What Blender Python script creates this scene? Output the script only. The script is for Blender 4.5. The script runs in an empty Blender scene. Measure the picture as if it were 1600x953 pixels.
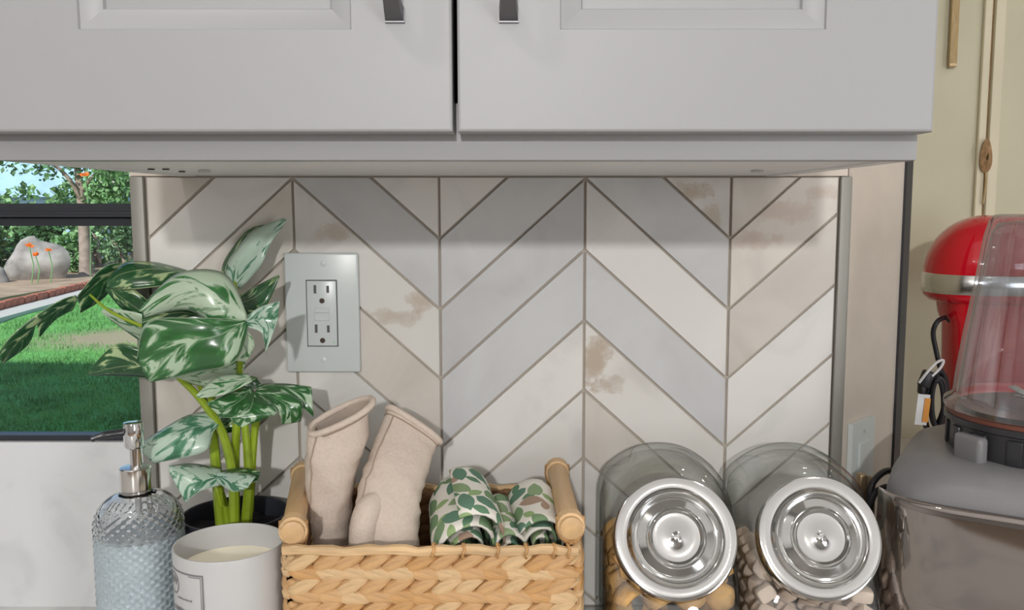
import bpy, bmesh, math, random
from mathutils import Vector, Matrix
from math import sin, cos, pi, radians, sqrt, atan2, tan
random.seed(7)
SC = bpy.context.scene
COL = SC.collection

# ------------------------------------------------------------------ camera
EYE = Vector((0.0, -0.92, 0.427))
F = 1400.0                       # focal length in pixels of the 1600x953 frame
PITCH = math.atan((476.5 - 322.0) / F)
CX, CY = 825.0, 476.5
cam = bpy.data.cameras.new('camera')
cam.sensor_width = 36.0
cam.lens = F / 1600.0 * 36.0
cam.shift_x = -(CX - 800.0) / 1600.0
cam.clip_start = 0.02
cam.clip_end = 200
camo = bpy.data.objects.new('camera', cam)
COL.objects.link(camo)
camo.location = EYE
camo.rotation_euler = (pi / 2 - PITCH, 0, 0)
SC.camera = camo

# ------------------------------------------------------------------ world, lights, exposure
W = bpy.data.worlds.new('world')
SC.world = W
W.use_nodes = True
wn = W.node_tree.nodes
wl = W.node_tree.links
sky = wn.new('ShaderNodeTexSky')
sky.sky_type = 'NISHITA'
sky.sun_disc = False
sky.sun_elevation = radians(37)
sky.sun_rotation = radians(200)
sky.ozone_density = 2.0
bgn = [n for n in wn if n.type == 'BACKGROUND'][0]
bgn.inputs['Strength'].default_value = 0.17
wl.new(sky.outputs[0], bgn.inputs['Color'])

def add_light(name, kind, loc, target, energy, color, size=None, shape='DISK'):
    l = bpy.data.lights.new(name, kind)
    l.energy = energy
    l.color = color
    if kind == 'AREA':
        l.shape = shape
        if isinstance(size, tuple):
            l.size, l.size_y = size
        else:
            l.size = size
    o = bpy.data.objects.new(name, l)
    COL.objects.link(o)
    o.location = loc
    d = Vector(target) - Vector(loc)
    o.rotation_euler = d.to_track_quat('-Z', 'Y').to_euler()
    return o

sun = add_light('sun', 'SUN', (-3, -10, 8), (0, 1.2, -1.0), 4.6, (1.0, 0.95, 0.86))
sun.data.angle = radians(0.6)
# the room's lamps: a pendant facing the cabinet and ceiling downlights; plus an added broad fill light under the ceiling
add_light('pendant_lamp', 'AREA', (-0.17, -3.7, 1.20), (0, 0, 0.35), 50, (1.0, 0.985, 0.965), 0.13)
add_light('ceiling_fill', 'AREA', (0.0, -2.2, 1.52), (0.0, -2.2, 0.0), 26, (1.0, 0.985, 0.98), (5.2, 3.8), 'RECTANGLE')
for i, (x, y, e) in enumerate([(-0.55, -0.95, 3.4), (0.75, -0.95, 1.0), (-0.7, -2.6, 1.6), (0.7, -2.6, 1.6), (1.6, -0.3, 2.2)]):
    add_light('downlight', 'AREA', (x, y, 1.53), (x, y, 0), e, (1.0, 0.95, 0.88), 0.09)
# a patio door behind the photographer, to the right: cool daylight
add_light('patio_door_light', 'AREA', (2.3, -3.5, 0.40), (0.0, 0.0, 0.2), 32, (0.95, 0.975, 1.0), (0.7, 1.4), 'RECTANGLE')

SC.view_settings.view_transform = 'Standard'
SC.view_settings.look = 'None'
SC.view_settings.exposure = 0.0
SC.view_settings.gamma = 1.0
SC.view_settings.use_curve_mapping = False
SC.cycles.use_denoising = True
SC.cycles.max_bounces = 14
SC.cycles.transparent_max_bounces = 24
SC.cycles.sample_clamp_indirect = 6.0

# ------------------------------------------------------------------ pixel -> world helper
def at(px, py, Y):
    """point on the plane y = Y that the photograph shows at (px, py)"""
    r = (px - CX) / F
    u = -(py - CY) / F
    d = Vector((r, cos(PITCH) + u * sin(PITCH), -sin(PITCH) + u * cos(PITCH)))
    t = (Y - EYE.y) / d.y
    return EYE + d * t

def zat(py, Y):
    return at(CX, py, Y).z

def xat(px, py, Y):
    return at(px, py, Y).x

# ------------------------------------------------------------------ materials
def nt(name):
    m = bpy.data.materials.new(name)
    m.use_nodes = True
    n = m.node_tree.nodes
    return m, n, m.node_tree.links, n['Principled BSDF']

def ramp(n, stops):
    r = n.new('ShaderNodeValToRGB')
    e = r.color_ramp.elements
    while len(e) > 1:
        e.remove(e[-1])
    e[0].position = stops[0][0]
    e[0].color = (*stops[0][1], 1)
    for p, c in stops[1:]:
        x = e.new(p)
        x.color = (*c, 1)
    return r

def mat(name, col, rough=0.5, metal=0.0, spec=0.5, var=0.06, scale=30.0, bump=0.0, bscale=200.0, coat=0.0, stretch=None, trans=0.0, ior=1.45, sss=0.0):
    """procedural material: base colour broken up by noise, optional noise bump"""
    m, n, l, b = nt(name)
    tc = n.new('ShaderNodeTexCoord')
    src = tc.outputs['Object']
    if stretch:
        mp = n.new('ShaderNodeMapping')
        mp.inputs['Scale'].default_value = stretch
        l.new(src, mp.inputs['Vector'])
        src = mp.outputs['Vector']
    no = n.new('ShaderNodeTexNoise')
    no.inputs['Scale'].default_value = scale
    no.inputs['Detail'].default_value = 5
    l.new(src, no.inputs['Vector'])
    lo = tuple(max(0, c * (1 - var)) for c in col)
    hi = tuple(min(1, c * (1 + var)) for c in col)
    r = ramp(n, [(0.3, lo), (0.7, hi)])
    l.new(no.outputs['Fac'], r.inputs['Fac'])
    l.new(r.outputs['Color'], b.inputs['Base Color'])
    b.inputs['Roughness'].default_value = rough
    b.inputs['Metallic'].default_value = metal
    b.inputs['Specular IOR Level'].default_value = spec
    b.inputs['Coat Weight'].default_value = coat
    b.inputs['Transmission Weight'].default_value = trans
    b.inputs['IOR'].default_value = ior
    if sss:
        b.inputs['Subsurface Weight'].default_value = sss
        b.inputs['Subsurface Radius'].default_value = (0.01, 0.01, 0.01)
    if bump:
        nb = n.new('ShaderNodeTexNoise')
        nb.inputs['Scale'].default_value = bscale
        nb.inputs['Detail'].default_value = 4
        l.new(src, nb.inputs['Vector'])
        bp = n.new('ShaderNodeBump')
        bp.inputs['Strength'].default_value = bump
        bp.inputs['Distance'].default_value = 0.002
        l.new(nb.outputs['Fac'], bp.inputs['Height'])
        l.new(bp.outputs['Normal'], b.inputs['Normal'])
    return m

def thin_glass(name, tint, refl=0.12, edge=0.75, gl_rough=0.02, edge_tint=(0.75, 0.8, 0.78)):
    """clear glass sheet: tinted see-through mixed with a mirror that grows to grazing angles"""
    m, n, l, b = nt(name)
    n.remove(b)
    out = n['Material Output']
    lw = n.new('ShaderNodeLayerWeight')
    lw.inputs['Blend'].default_value = 0.35
    rt = ramp(n, [(0.0, tint), (0.5, tint), (0.8, tuple((a + 2 * c) / 3 for a, c in zip(tint, edge_tint))), (1.0, edge_tint)])
    l.new(lw.outputs['Facing'], rt.inputs['Fac'])
    tr = n.new('ShaderNodeBsdfTransparent')
    l.new(rt.outputs['Color'], tr.inputs['Color'])
    gl = n.new('ShaderNodeBsdfGlossy')
    gl.inputs['Roughness'].default_value = gl_rough
    mr = n.new('ShaderNodeMapRange')
    mr.inputs['To Min'].default_value = refl * 0.45
    mr.inputs['To Max'].default_value = edge
    pw = n.new('ShaderNodeMath')
    pw.operation = 'POWER'
    pw.inputs[1].default_value = 2.2
    l.new(lw.outputs['Facing'], pw.inputs[0])
    l.new(pw.outputs[0], mr.inputs['Value'])
    mx = n.new('ShaderNodeMixShader')
    l.new(mr.outputs['Result'], mx.inputs['Fac'])
    l.new(tr.outputs[0], mx.inputs[1])
    l.new(gl.outputs[0], mx.inputs[2])
    l.new(mx.outputs[0], out.inputs['Surface'])
    return m

def marble(name, base, vein, stain=0.0, stain_col=(0.42, 0.30, 0.2), amount=0.5, spots=()):
    m, n, l, b = nt(name)
    g = n.new('ShaderNodeNewGeometry')
    oi = n.new('ShaderNodeObjectInfo')
    ml = n.new('ShaderNodeVectorMath')
    ml.operation = 'SCALE'
    ml.inputs[0].default_value = (7.3, 3.1, 5.7)
    l.new(oi.outputs['Random'], ml.inputs['Scale'])
    ad = n.new('ShaderNodeVectorMath')
    ad.operation = 'ADD'
    l.new(g.outputs['Position'], ad.inputs[0])
    l.new(ml.outputs[0], ad.inputs[1])
    no = n.new('ShaderNodeTexNoise')
    no.inputs['Scale'].default_value = 9
    no.inputs['Detail'].default_value = 7
    no.inputs['Distortion'].default_value = 1.2
    l.new(ad.outputs[0], no.inputs['Vector'])
    r = ramp(n, [(0.32, vein), (0.32 + 0.3 * amount, base), (1.0, tuple(min(1, c * 1.06) for c in base))])
    l.new(no.outputs['Fac'], r.inputs['Fac'])
    # each slab its own tone
    hv = n.new('ShaderNodeHueSaturation')
    mr = n.new('ShaderNodeMapRange')
    mr.inputs['To Min'].default_value = 0.93
    mr.inputs['To Max'].default_value = 1.05
    l.new(oi.outputs['Random'], mr.inputs['Value'])
    l.new(mr.outputs[0], hv.inputs['Value'])
    l.new(r.outputs[0], hv.inputs['Color'])
    last = hv.outputs[0]
    if stain:
        n2 = n.new('ShaderNodeTexNoise')
        n2.inputs['Scale'].default_value = 16
        n2.inputs['Detail'].default_value = 8
        n2.inputs['Roughness'].default_value = 0.7
        l.new(ad.outputs[0], n2.inputs['Vector'])
        r2 = ramp(n, [(0.52, (0, 0, 0)), (0.62, (stain,) * 3), (0.7, (stain * 0.5,) * 3), (0.8, (stain,) * 3)])
        l.new(n2.outputs['Fac'], r2.inputs['Fac'])
        mx = n.new('ShaderNodeMixRGB')
        mx.inputs[2].default_value = (*stain_col, 1)
        l.new(r2.outputs[0], mx.inputs[0])
        l.new(last, mx.inputs[1])
        last = mx.outputs[0]
    for (px, py, rx, rz, k) in spots:          # mineral stains in the stone
        c = at(px, py, 0)
        sb = n.new('ShaderNodeVectorMath'); sb.operation = 'SUBTRACT'; sb.inputs[1].default_value = c
        l.new(g.outputs['Position'], sb.inputs[0])
        sc = n.new('ShaderNodeVectorMath'); sc.operation = 'MULTIPLY'; sc.inputs[1].default_value = (1 / rx, 1, 1 / rz)
        l.new(sb.outputs[0], sc.inputs[0])
        le = n.new('ShaderNodeVectorMath'); le.operation = 'LENGTH'; l.new(sc.outputs[0], le.inputs[0])
        n3 = n.new('ShaderNodeTexNoise'); n3.inputs['Scale'].default_value = 55; n3.inputs['Detail'].default_value = 7; n3.inputs['Roughness'].default_value = .65
        l.new(g.outputs['Position'], n3.inputs['Vector'])
        ad2 = n.new('ShaderNodeMath'); ad2.operation = 'MULTIPLY_ADD'; ad2.inputs[1].default_value = 2.6
        l.new(n3.outputs['Fac'], ad2.inputs[0]); l.new(le.outputs['Value'], ad2.inputs[2])
        dv_ = n.new('ShaderNodeMath'); dv_.operation = 'DIVIDE'; dv_.inputs[1].default_value = 4; l.new(ad2.outputs[0], dv_.inputs[0])
        rr = ramp(n, [(.40, (k,) * 3), (.50, (k * .55,) * 3), (.56, (0,) * 3)])
        l.new(dv_.outputs[0], rr.inputs[0])
        mx = n.new('ShaderNodeMixRGB'); mx.inputs[2].default_value = (*stain_col, 1)
        l.new(rr.outputs[0], mx.inputs[0]); l.new(last, mx.inputs[1]); last = mx.outputs[0]
    l.new(last, b.inputs['Base Color'])
    b.inputs['Roughness'].default_value = 0.3
    return m

def leaf_mat(name, dark, pale, balance, back=None):
    """variegated leaf: pale streaks running from the midrib along the side veins (uv: u along, v across)"""
    m, n, l, b = nt(name)
    uv = n.new('ShaderNodeUVMap')
    sep = n.new('ShaderNodeSeparateXYZ')
    l.new(uv.outputs[0], sep.inputs[0])
    ab = n.new('ShaderNodeMath'); ab.operation = 'ABSOLUTE'
    l.new(sep.outputs['Y'], ab.inputs[0])
    ma = n.new('ShaderNodeMath'); ma.operation = 'MULTIPLY_ADD'
    l.new(ab.outputs[0], ma.inputs[0]); ma.inputs[1].default_value = -0.35
    l.new(sep.outputs['X'], ma.inputs[2])
    cb = n.new('ShaderNodeCombineXYZ')
    m1 = n.new('ShaderNodeMath'); m1.operation = 'MULTIPLY'; m1.inputs[1].default_value = 3.2
    l.new(ma.outputs[0], m1.inputs[0])
    m2 = n.new('ShaderNodeMath'); m2.operation = 'MULTIPLY'; m2.inputs[1].default_value = 1.0
    l.new(sep.outputs['Y'], m2.inputs[0])
    l.new(m1.outputs[0], cb.inputs[0]); l.new(m2.outputs[0], cb.inputs[1])
    oi = n.new('ShaderNodeObjectInfo')
    m3 = n.new('ShaderNodeMath'); m3.operation = 'MULTIPLY'; m3.inputs[1].default_value = 37.0
    l.new(oi.outputs['Random'], m3.inputs[0]); l.new(m3.outputs[0], cb.inputs[2])
    no = n.new('ShaderNodeTexNoise')
    no.inputs['Scale'].default_value = 1.5
    no.inputs['Detail'].default_value = 5
    no.inputs['Distortion'].default_value = 0.8
    l.new(cb.outputs[0], no.inputs['Vector'])
    t = 0.5 - balance
    mid = tuple((a * 0.55 + c * 0.45) for a, c in zip(dark, pale))
    r = ramp(n, [(t - 0.08, dark), (t - 0.01, tuple(c * 1.5 for c in dark)), (t + 0.03, mid), (t + 0.06, pale), (1.0, tuple(c * 0.92 for c in pale))])
    l.new(no.outputs['Fac'], r.inputs['Fac'])
    # pale midrib and rim
    rm = ramp(n, [(0.0, (0.5,) * 3), (0.045, (0.0,) * 3), (0.93, (0.0,) * 3), (0.97, (0.75,) * 3)])
    l.new(ab.outputs[0], rm.inputs['Fac'])
    mx = n.new('ShaderNodeMixRGB'); mx.inputs[2].default_value = (*pale, 1)
    l.new(rm.outputs[0], mx.inputs[0]); l.new(r.outputs[0], mx.inputs[1])
    l.new(mx.outputs[0], b.inputs['Base Color'])
    b.inputs['Roughness'].default_value = 0.24
    b.inputs['Specular IOR Level'].default_value = 0.6
    return m

def print_mat(name):
    """cream cloth with scattered pointed leaves in greens and tan"""
    m, n, l, b = nt(name)
    uv = n.new('ShaderNodeUVMap')
    def layer(scale, off, a, c, rotk):
        mp = n.new('ShaderNodeMapping')
        mp.inputs['Scale'].default_value = (scale, scale, scale)
        mp.inputs['Location'].default_value = off
        l.new(uv.outputs[0], mp.inputs['Vector'])
        v = n.new('ShaderNodeTexVoronoi')
        v.voronoi_dimensions = '2D'
        v.inputs['Scale'].default_value = 1.0
        v.inputs['Randomness'].default_value = 0.55
        l.new(mp.outputs[0], v.inputs['Vector'])
        sb = n.new('ShaderNodeVectorMath'); sb.operation = 'SUBTRACT'
        l.new(mp.outputs[0], sb.inputs[0]); l.new(v.outputs['Position'], sb.inputs[1])
        sc = n.new('ShaderNodeSeparateColor')
        l.new(v.outputs['Color'], sc.inputs[0])
        an = n.new('ShaderNodeMath'); an.operation = 'MULTIPLY'; an.inputs[1].default_value = rotk
        l.new(sc.outputs[0], an.inputs[0])
        vr = n.new('ShaderNodeVectorRotate'); vr.rotation_type = 'Z_AXIS'
        l.new(sb.outputs[0], vr.inputs['Vector']); l.new(an.outputs[0], vr.inputs['Angle'])
        sp = n.new('ShaderNodeSeparateXYZ'); l.new(vr.outputs[0], sp.inputs[0])
        # lens: |y| < c * (1 - (x/a)^2)
        q = n.new('ShaderNodeMath'); q.operation = 'DIVIDE'; q.inputs[1].default_value = a
        l.new(sp.outputs[0], q.inputs[0])
        q2 = n.new('ShaderNodeMath'); q2.operation = 'MULTIPLY'
        l.new(q.outputs[0], q2.inputs[0]); l.new(q.outputs[0], q2.inputs[1])
        q3 = n.new('ShaderNodeMath'); q3.operation = 'MULTIPLY_ADD'; q3.inputs[1].default_value = -c; q3.inputs[2].default_value = c
        l.new(q2.outputs[0], q3.inputs[0])
        ay = n.new('ShaderNodeMath'); ay.operation = 'ABSOLUTE'; l.new(sp.outputs[1], ay.inputs[0])
        lt = n.new('ShaderNodeMath'); lt.operation = 'LESS_THAN'
        l.new(ay.outputs[0], lt.inputs[0]); l.new(q3.outputs[0], lt.inputs[1])
        return lt.outputs[0], sc.outputs[1]
    mask1, rnd1 = layer(1.0, (0, 0, 0), 0.55, 0.30, 3.1)
    mask2, rnd2 = layer(1.0, (0.5, 0.47, 0), 0.36, 0.18, 5.0)
    r1 = ramp(n, [(0.0, (0.20, 0.31, 0.17)), (0.3, (0.26, 0.36, 0.20)), (0.5, (0.13, 0.24, 0.17)), (0.7, (0.29, 0.39, 0.21)), (0.84, (0.40, 0.28, 0.21))])
    r1.color_ramp.interpolation = 'CONSTANT'
    l.new(rnd1, r1.inputs[0])
    r2 = ramp(n, [(0.0, (0.3, 0.42, 0.2)), (0.5, (0.13, 0.25, 0.15)), (0.8, (0.42, 0.3, 0.22))])
    r2.color_ramp.interpolation = 'CONSTANT'
    l.new(rnd2, r2.inputs[0])
    a = n.new('ShaderNodeMixRGB'); a.inputs[1].default_value = (0.78, 0.75, 0.68, 1)
    l.new(mask2, a.inputs[0]); l.new(r2.outputs[0], a.inputs[2])
    c = n.new('ShaderNodeMixRGB')
    l.new(mask1, c.inputs[0]); l.new(a.outputs[0], c.inputs[1]); l.new(r1.outputs[0], c.inputs[2])
    l.new(c.outputs[0], b.inputs['Base Color'])
    b.inputs['Roughness'].default_value = 0.9
    b.inputs['Specular IOR Level'].default_value = 0.15
    tc = n.new('ShaderNodeTexCoord')
    nb = n.new('ShaderNodeTexNoise'); nb.inputs['Scale'].default_value = 600
    l.new(tc.outputs['Object'], nb.inputs['Vector'])
    bp = n.new('ShaderNodeBump'); bp.inputs['Strength'].default_value = 0.25; bp.inputs['Distance'].default_value = 0.001
    l.new(nb.outputs['Fac'], bp.inputs['Height']); l.new(bp.outputs[0], b.inputs['Normal'])
    return m

def lawn_mat(name, green, tan):
    """lawn with worn patches of bare earth"""
    m, n, l, b = nt(name)
    g = n.new('ShaderNodeNewGeometry')
    n1 = n.new('ShaderNodeTexNoise'); n1.inputs['Scale'].default_value = 1.6; n1.inputs['Detail'].default_value = 6
    n2 = n.new('ShaderNodeTexNoise'); n2.inputs['Scale'].default_value = 0.42; n2.inputs['Detail'].default_value = 5; n2.inputs['Distortion'].default_value = .5
    for q in (n1, n2): l.new(g.outputs['Position'], q.inputs['Vector'])
    r1 = ramp(n, [(.3, tuple(c * .72 for c in green)), (.7, tuple(c * 1.25 for c in green))])
    l.new(n1.outputs['Fac'], r1.inputs[0])
    d = n.new('ShaderNodeVectorMath'); d.operation = 'DISTANCE'; d.inputs[1].default_value = PATCH
    l.new(g.outputs['Position'], d.inputs[0])
    ma = n.new('ShaderNodeMath'); ma.operation = 'MULTIPLY_ADD'; ma.inputs[1].default_value = 1.5
    l.new(n2.outputs['Fac'], ma.inputs[0]); l.new(d.outputs['Value'], ma.inputs[2])
    r2 = ramp(n, [(1.3 / 3, (.85,) * 3), (2.0 / 3, (0,) * 3)])
    dv_ = n.new('ShaderNodeMath'); dv_.operation = 'DIVIDE'; dv_.inputs[1].default_value = 3
    l.new(ma.outputs[0], dv_.inputs[0]); l.new(dv_.outputs[0], r2.inputs[0])
    mx = n.new('ShaderNodeMixRGB'); mx.inputs[2].default_value = (*tan, 1)
    l.new(r2.outputs[0], mx.inputs[0]); l.new(r1.outputs[0], mx.inputs[1])
    l.new(mx.outputs[0], b.inputs['Base Color']); b.inputs['Roughness'].default_value = .95; b.inputs['Specular IOR Level'].default_value = .1
    return m

PATCH = (-4.9, 9.9, -1.16)
M = {}
M['cabinet'] = mat('cabinet_white_paint', (0.355, 0.36, 0.37), 0.42, var=0.015, scale=4)
M['carcass_bounce'] = mat('carcass_bounce_white', (0.74, 0.74, 0.74), 0.5, var=0.01)  # carcass coloured paler than the doors in place of bounce light underneath
M['inside_shade'] = mat('cabinet_inside_shade', (0.03, 0.03, 0.032), 0.8)  # near-black colour painting the shade inside the closed cabinet
M['pewter'] = mat('pewter_metal', (0.17, 0.17, 0.18), 0.42, metal=0.9, scale=60)
M['plug_grey'] = mat('plug_grey', (0.42, 0.42, 0.42), 0.5)
M['hole'] = mat('hole_dark', (0.015, 0.013, 0.012), 0.8)
M['tile_white'] = marble('marble_white', (0.70, 0.685, 0.655), (0.60, 0.59, 0.57))
M['tile_grey'] = marble('marble_grey', (0.58, 0.585, 0.59), (0.51, 0.505, 0.515), amount=0.9)
M['tile_warm'] = marble('marble_warm', (0.62, 0.585, 0.535), (0.53, 0.49, 0.44), amount=0.9)
M['tile_stain'] = marble('marble_stained', (0.68, 0.66, 0.625), (0.58, 0.56, 0.53), stain_col=(0.40, 0.30, 0.21), spots=[(930, 560, .018, .034, .75), (948, 600, .02, .012, .6), (518, 362, .022, .010, .45), (615, 495, .030, .011, .55), (660, 470, .018, .012, .6), (1080, 300, .022, .012, .65), (1110, 340, .012, .02, .5)])
M['tile_rust'] = marble('marble_rust', (0.64, 0.595, 0.545), (0.55, 0.51, 0.47), stain_col=(0.44, 0.29, 0.21), spots=[(1225, 330, .045, .014, .38), (1180, 375, .03, .012, .45), (1285, 300, .02, .012, .4)])
M['grout'] = mat('grout', (0.45, 0.40, 0.345), 0.9, bump=0.3, bscale=500)
M['metal_trim'] = mat('brushed_metal_trim', (0.27, 0.262, 0.235), 0.5, metal=0.35, stretch=(60, 60, 1))
M['wall_paint'] = mat('warm_white_wall_paint', (0.61, 0.54, 0.47), 0.55, bump=0.25, bscale=160, var=0.03)
M['cream_wall'] = mat('cream_wall_paint', (0.55, 0.52, 0.385), 0.6, bump=0.12, bscale=120, var=0.04, scale=6)
M['cream_trim'] = mat('cream_trim_paint', (0.66, 0.61, 0.46), 0.5, var=0.04, scale=8)
M['black_trim'] = mat('dark_trim', (0.035, 0.036, 0.042), 0.4, bump=0.1)
M['black_frame'] = mat('black_window_frame', (0.028, 0.031, 0.038), 0.35)
M['quartz'] = marble('white_quartz', (0.67, 0.68, 0.69), (0.57, 0.58, 0.59))
M['counter'] = marble('countertop_stone', (0.66, 0.65, 0.63), (0.5, 0.5, 0.5))
M['room'] = mat('room_white', (0.62, 0.61, 0.60), 0.8)
M['floor'] = mat('wood_floor', (0.30, 0.22, 0.15), 0.5, var=0.2, stretch=(1, 12, 1), scale=3)
M['plastic_white'] = mat('white_plastic', (0.56, 0.60, 0.595), 0.28, var=0.01)
M['slot'] = mat('outlet_slot_dark', (0.09, 0.085, 0.085), 0.6)
M['ground_hole'] = mat('ground_hole_brown', (0.05, 0.03, 0.022), 0.6)
M['led'] = mat('led_green', (0.35, 0.7, 0.45), 0.3)
M['stem'] = mat('stem_green', (0.27, 0.38, 0.022), 0.4, var=0.25, scale=40)
M['leaf_dark'] = leaf_mat('leaf_dark', (0.016, 0.075, 0.024), (0.40, 0.52, 0.27), -0.06)
M['leaf_mid'] = leaf_mat('leaf_mid', (0.028, 0.115, 0.032), (0.43, 0.57, 0.40), -0.035)
M['leaf_pale'] = leaf_mat('leaf_pale', (0.035, 0.14, 0.04), (0.46, 0.58, 0.43), 0.08)
M['leaf_ghost'] = leaf_mat('leaf_ghost', (0.05, 0.16, 0.09), (0.45, 0.58, 0.48), 0.07)
M['pot'] = mat('charcoal_pot', (0.022, 0.024, 0.034), 0.45, var=0.1)
M['soil'] = mat('black_soil', (0.012, 0.011, 0.014), 0.95, bump=1.0, bscale=90, var=0.6, scale=80)
M['rattan'] = mat('hyacinth_strand', (0.56, 0.335, 0.155), 0.55, var=0.28, scale=14, stretch=(1, 1, 9), bump=0.5, bscale=60)
M['rattan2'] = mat('hyacinth_strand_pale', (0.62, 0.42, 0.225), 0.55, var=0.25, scale=14, stretch=(1, 1, 9), bump=0.5, bscale=60)
M['rattan3'] = mat('hyacinth_strand_ochre', (0.52, 0.29, 0.115), 0.55, var=0.32, scale=14, stretch=(1, 1, 9), bump=0.5, bscale=60)
M['rattan_shaded'] = mat('hyacinth_shaded_inside', (0.17, 0.085, 0.035), 0.7, var=0.4, scale=40, bump=0.6, bscale=60)  # strand colour darkened to paint the shade inside the basket
M['dowel'] = mat('bamboo_dowel', (0.60, 0.385, 0.19), 0.42, var=0.14, scale=14, stretch=(6, 0.6, 6))
M['mitt'] = mat('oatmeal_cotton', (0.64, 0.54, 0.46), 0.95, spec=0.1, var=0.05, scale=300, bump=0.35, bscale=450)
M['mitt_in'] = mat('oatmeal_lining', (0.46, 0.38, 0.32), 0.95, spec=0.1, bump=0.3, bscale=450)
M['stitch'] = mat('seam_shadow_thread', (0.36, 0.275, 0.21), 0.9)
M['towel'] = print_mat('leaf_print_cotton')
M['chrome'] = mat('chrome', (0.78, 0.78, 0.79), 0.07, metal=1.0, var=0.01)
M['nickel'] = mat('satin_nickel', (0.72, 0.69, 0.655), 0.16, metal=1.0, var=0.01)
M['gunmetal'] = mat('dark_pump_spout', (0.07, 0.07, 0.075), 0.25, metal=0.7)
M['lid_metal'] = mat('polished_lid_metal', (0.60, 0.60, 0.595), 0.10, metal=1.0, var=0.02)
M['bottle'] = mat('embossed_bottle_glass', (0.96, 0.98, 1.0), 0.03, trans=1.0, ior=1.46, var=0.005)
M['soap'] = mat('pale_blue_soap', (0.80, 0.89, 0.93), 0.12, var=0.05, trans=0.0)
M['tube'] = mat('clear_tube', (0.55, 0.55, 0.55), 0.3)
M['frost'] = mat('frosted_glass', (0.53, 0.53, 0.53), 0.38, var=0.015, sss=0.25)
M['wax'] = mat('cream_wax', (0.90, 0.84, 0.68), 0.5, var=0.05, sss=0.3)
M['ink'] = mat('label_grey_ink', (0.20, 0.20, 0.20), 0.6)
M['ink_pale'] = mat('label_pale_ink', (0.36, 0.36, 0.36), 0.6)
M['wick'] = mat('wick', (0.5, 0.47, 0.4), 0.9)
M['jar'] = thin_glass('jar_glass', (0.955, 0.965, 0.96), 0.14, 0.5, 0.02, (0.22, 0.25, 0.23))
M['cup'] = thin_glass('cup_clear_plastic', (0.86, 0.88, 0.905), 0.36, 0.75, 0.05, (0.45, 0.47, 0.49))
M['pane'] = thin_glass('window_pane_glass', (0.93, 0.965, 0.97), 0.06, 0.5, 0.01, (0.6, 0.65, 0.65))
M['snack'] = mat('golden_snack', (0.64, 0.38, 0.145), 0.65, var=0.2, scale=60, bump=0.4, bscale=250)
M['marsh'] = mat('pale_pink_sweet', (0.72, 0.57, 0.475), 0.7, var=0.1, scale=50)
M['red'] = mat('red_enamel', (0.54, 0.004, 0.016), 0.12, var=0.02, coat=0.6)
M['band'] = mat('band_steel', (0.72, 0.71, 0.70), 0.2, metal=1.0, stretch=(1, 1, 30))
M['rubber'] = mat('black_cable', (0.018, 0.018, 0.022), 0.4)
M['label_white'] = mat('tag_white', (0.75, 0.76, 0.78), 0.6)
M['label_orange'] = mat('tag_orange', (0.72, 0.30, 0.05), 0.6)
M['tie'] = mat('white_tie', (0.72, 0.72, 0.74), 0.6)
M['base_grey'] = mat('blender_grey_plastic', (0.20, 0.197, 0.205), 0.36, var=0.05, bump=0.08, bscale=500)
M['base_panel'] = mat('smoked_mirror_steel', (0.36, 0.325, 0.305), 0.06, metal=0.95, var=0.01, scale=8)
M['collar'] = mat('blade_base_black', (0.032, 0.032, 0.036), 0.3)
M['gasket'] = mat('brown_gasket', (0.17, 0.055, 0.035), 0.5)
M['wood_strip'] = mat('tan_wood_strip', (0.42, 0.30, 0.14), 0.5, var=0.15, stretch=(20, 20, 2))
M['jute'] = mat('brown_twine', (0.36, 0.22, 0.11), 0.8, var=0.3, scale=120, bump=0.6, bscale=300)
M['brass'] = mat('dull_brass', (0.42, 0.31, 0.19), 0.35, metal=0.7)
# outdoors
M['grass'] = lawn_mat('lawn_green', (0.16, 0.43, 0.12), (0.46, 0.35, 0.25))
M['blade'] = mat('grass_blade', (0.17, 0.38, 0.125), 0.8, var=0.35, scale=2.0, spec=0.1)
M['dirt'] = mat('dry_earth', (0.46, 0.33, 0.23), 0.95, var=0.25, scale=2.0)
M['concrete'] = mat('pale_concrete', (0.66, 0.63, 0.58), 0.9, var=0.08)
M['brick'] = mat('red_brick', (0.48, 0.17, 0.11), 0.9, var=0.25, scale=9)
M['rock'] = mat('grey_rock', (0.33, 0.30, 0.285), 0.9, var=0.45, scale=3, bump=0.9, bscale=8)
M['bark'] = mat('bark', (0.36, 0.28, 0.24), 0.9, var=0.3, scale=8, bump=0.6, bscale=20)
M['shrub_dark'] = mat('shrub_dark_leaf', (0.09, 0.20, 0.08), 0.5, var=0.5, scale=2.5)
M['shrub_mid'] = mat('shrub_mid_leaf', (0.19, 0.36, 0.15), 0.5, var=0.4, scale=2.5)
M['shrub_pale'] = mat('shrub_pale_leaf', (0.28, 0.45, 0.24), 0.55, var=0.4, scale=2.5)
M['flower'] = mat('orange_petal', (0.80, 0.17, 0.02), 0.6)
M['blue_wall'] = mat('pale_blue_siding', (0.40, 0.60, 0.78), 0.7, var=0.15, scale=1.5)
M['stucco'] = mat('stucco', (0.60, 0.55, 0.48), 0.9)

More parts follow.
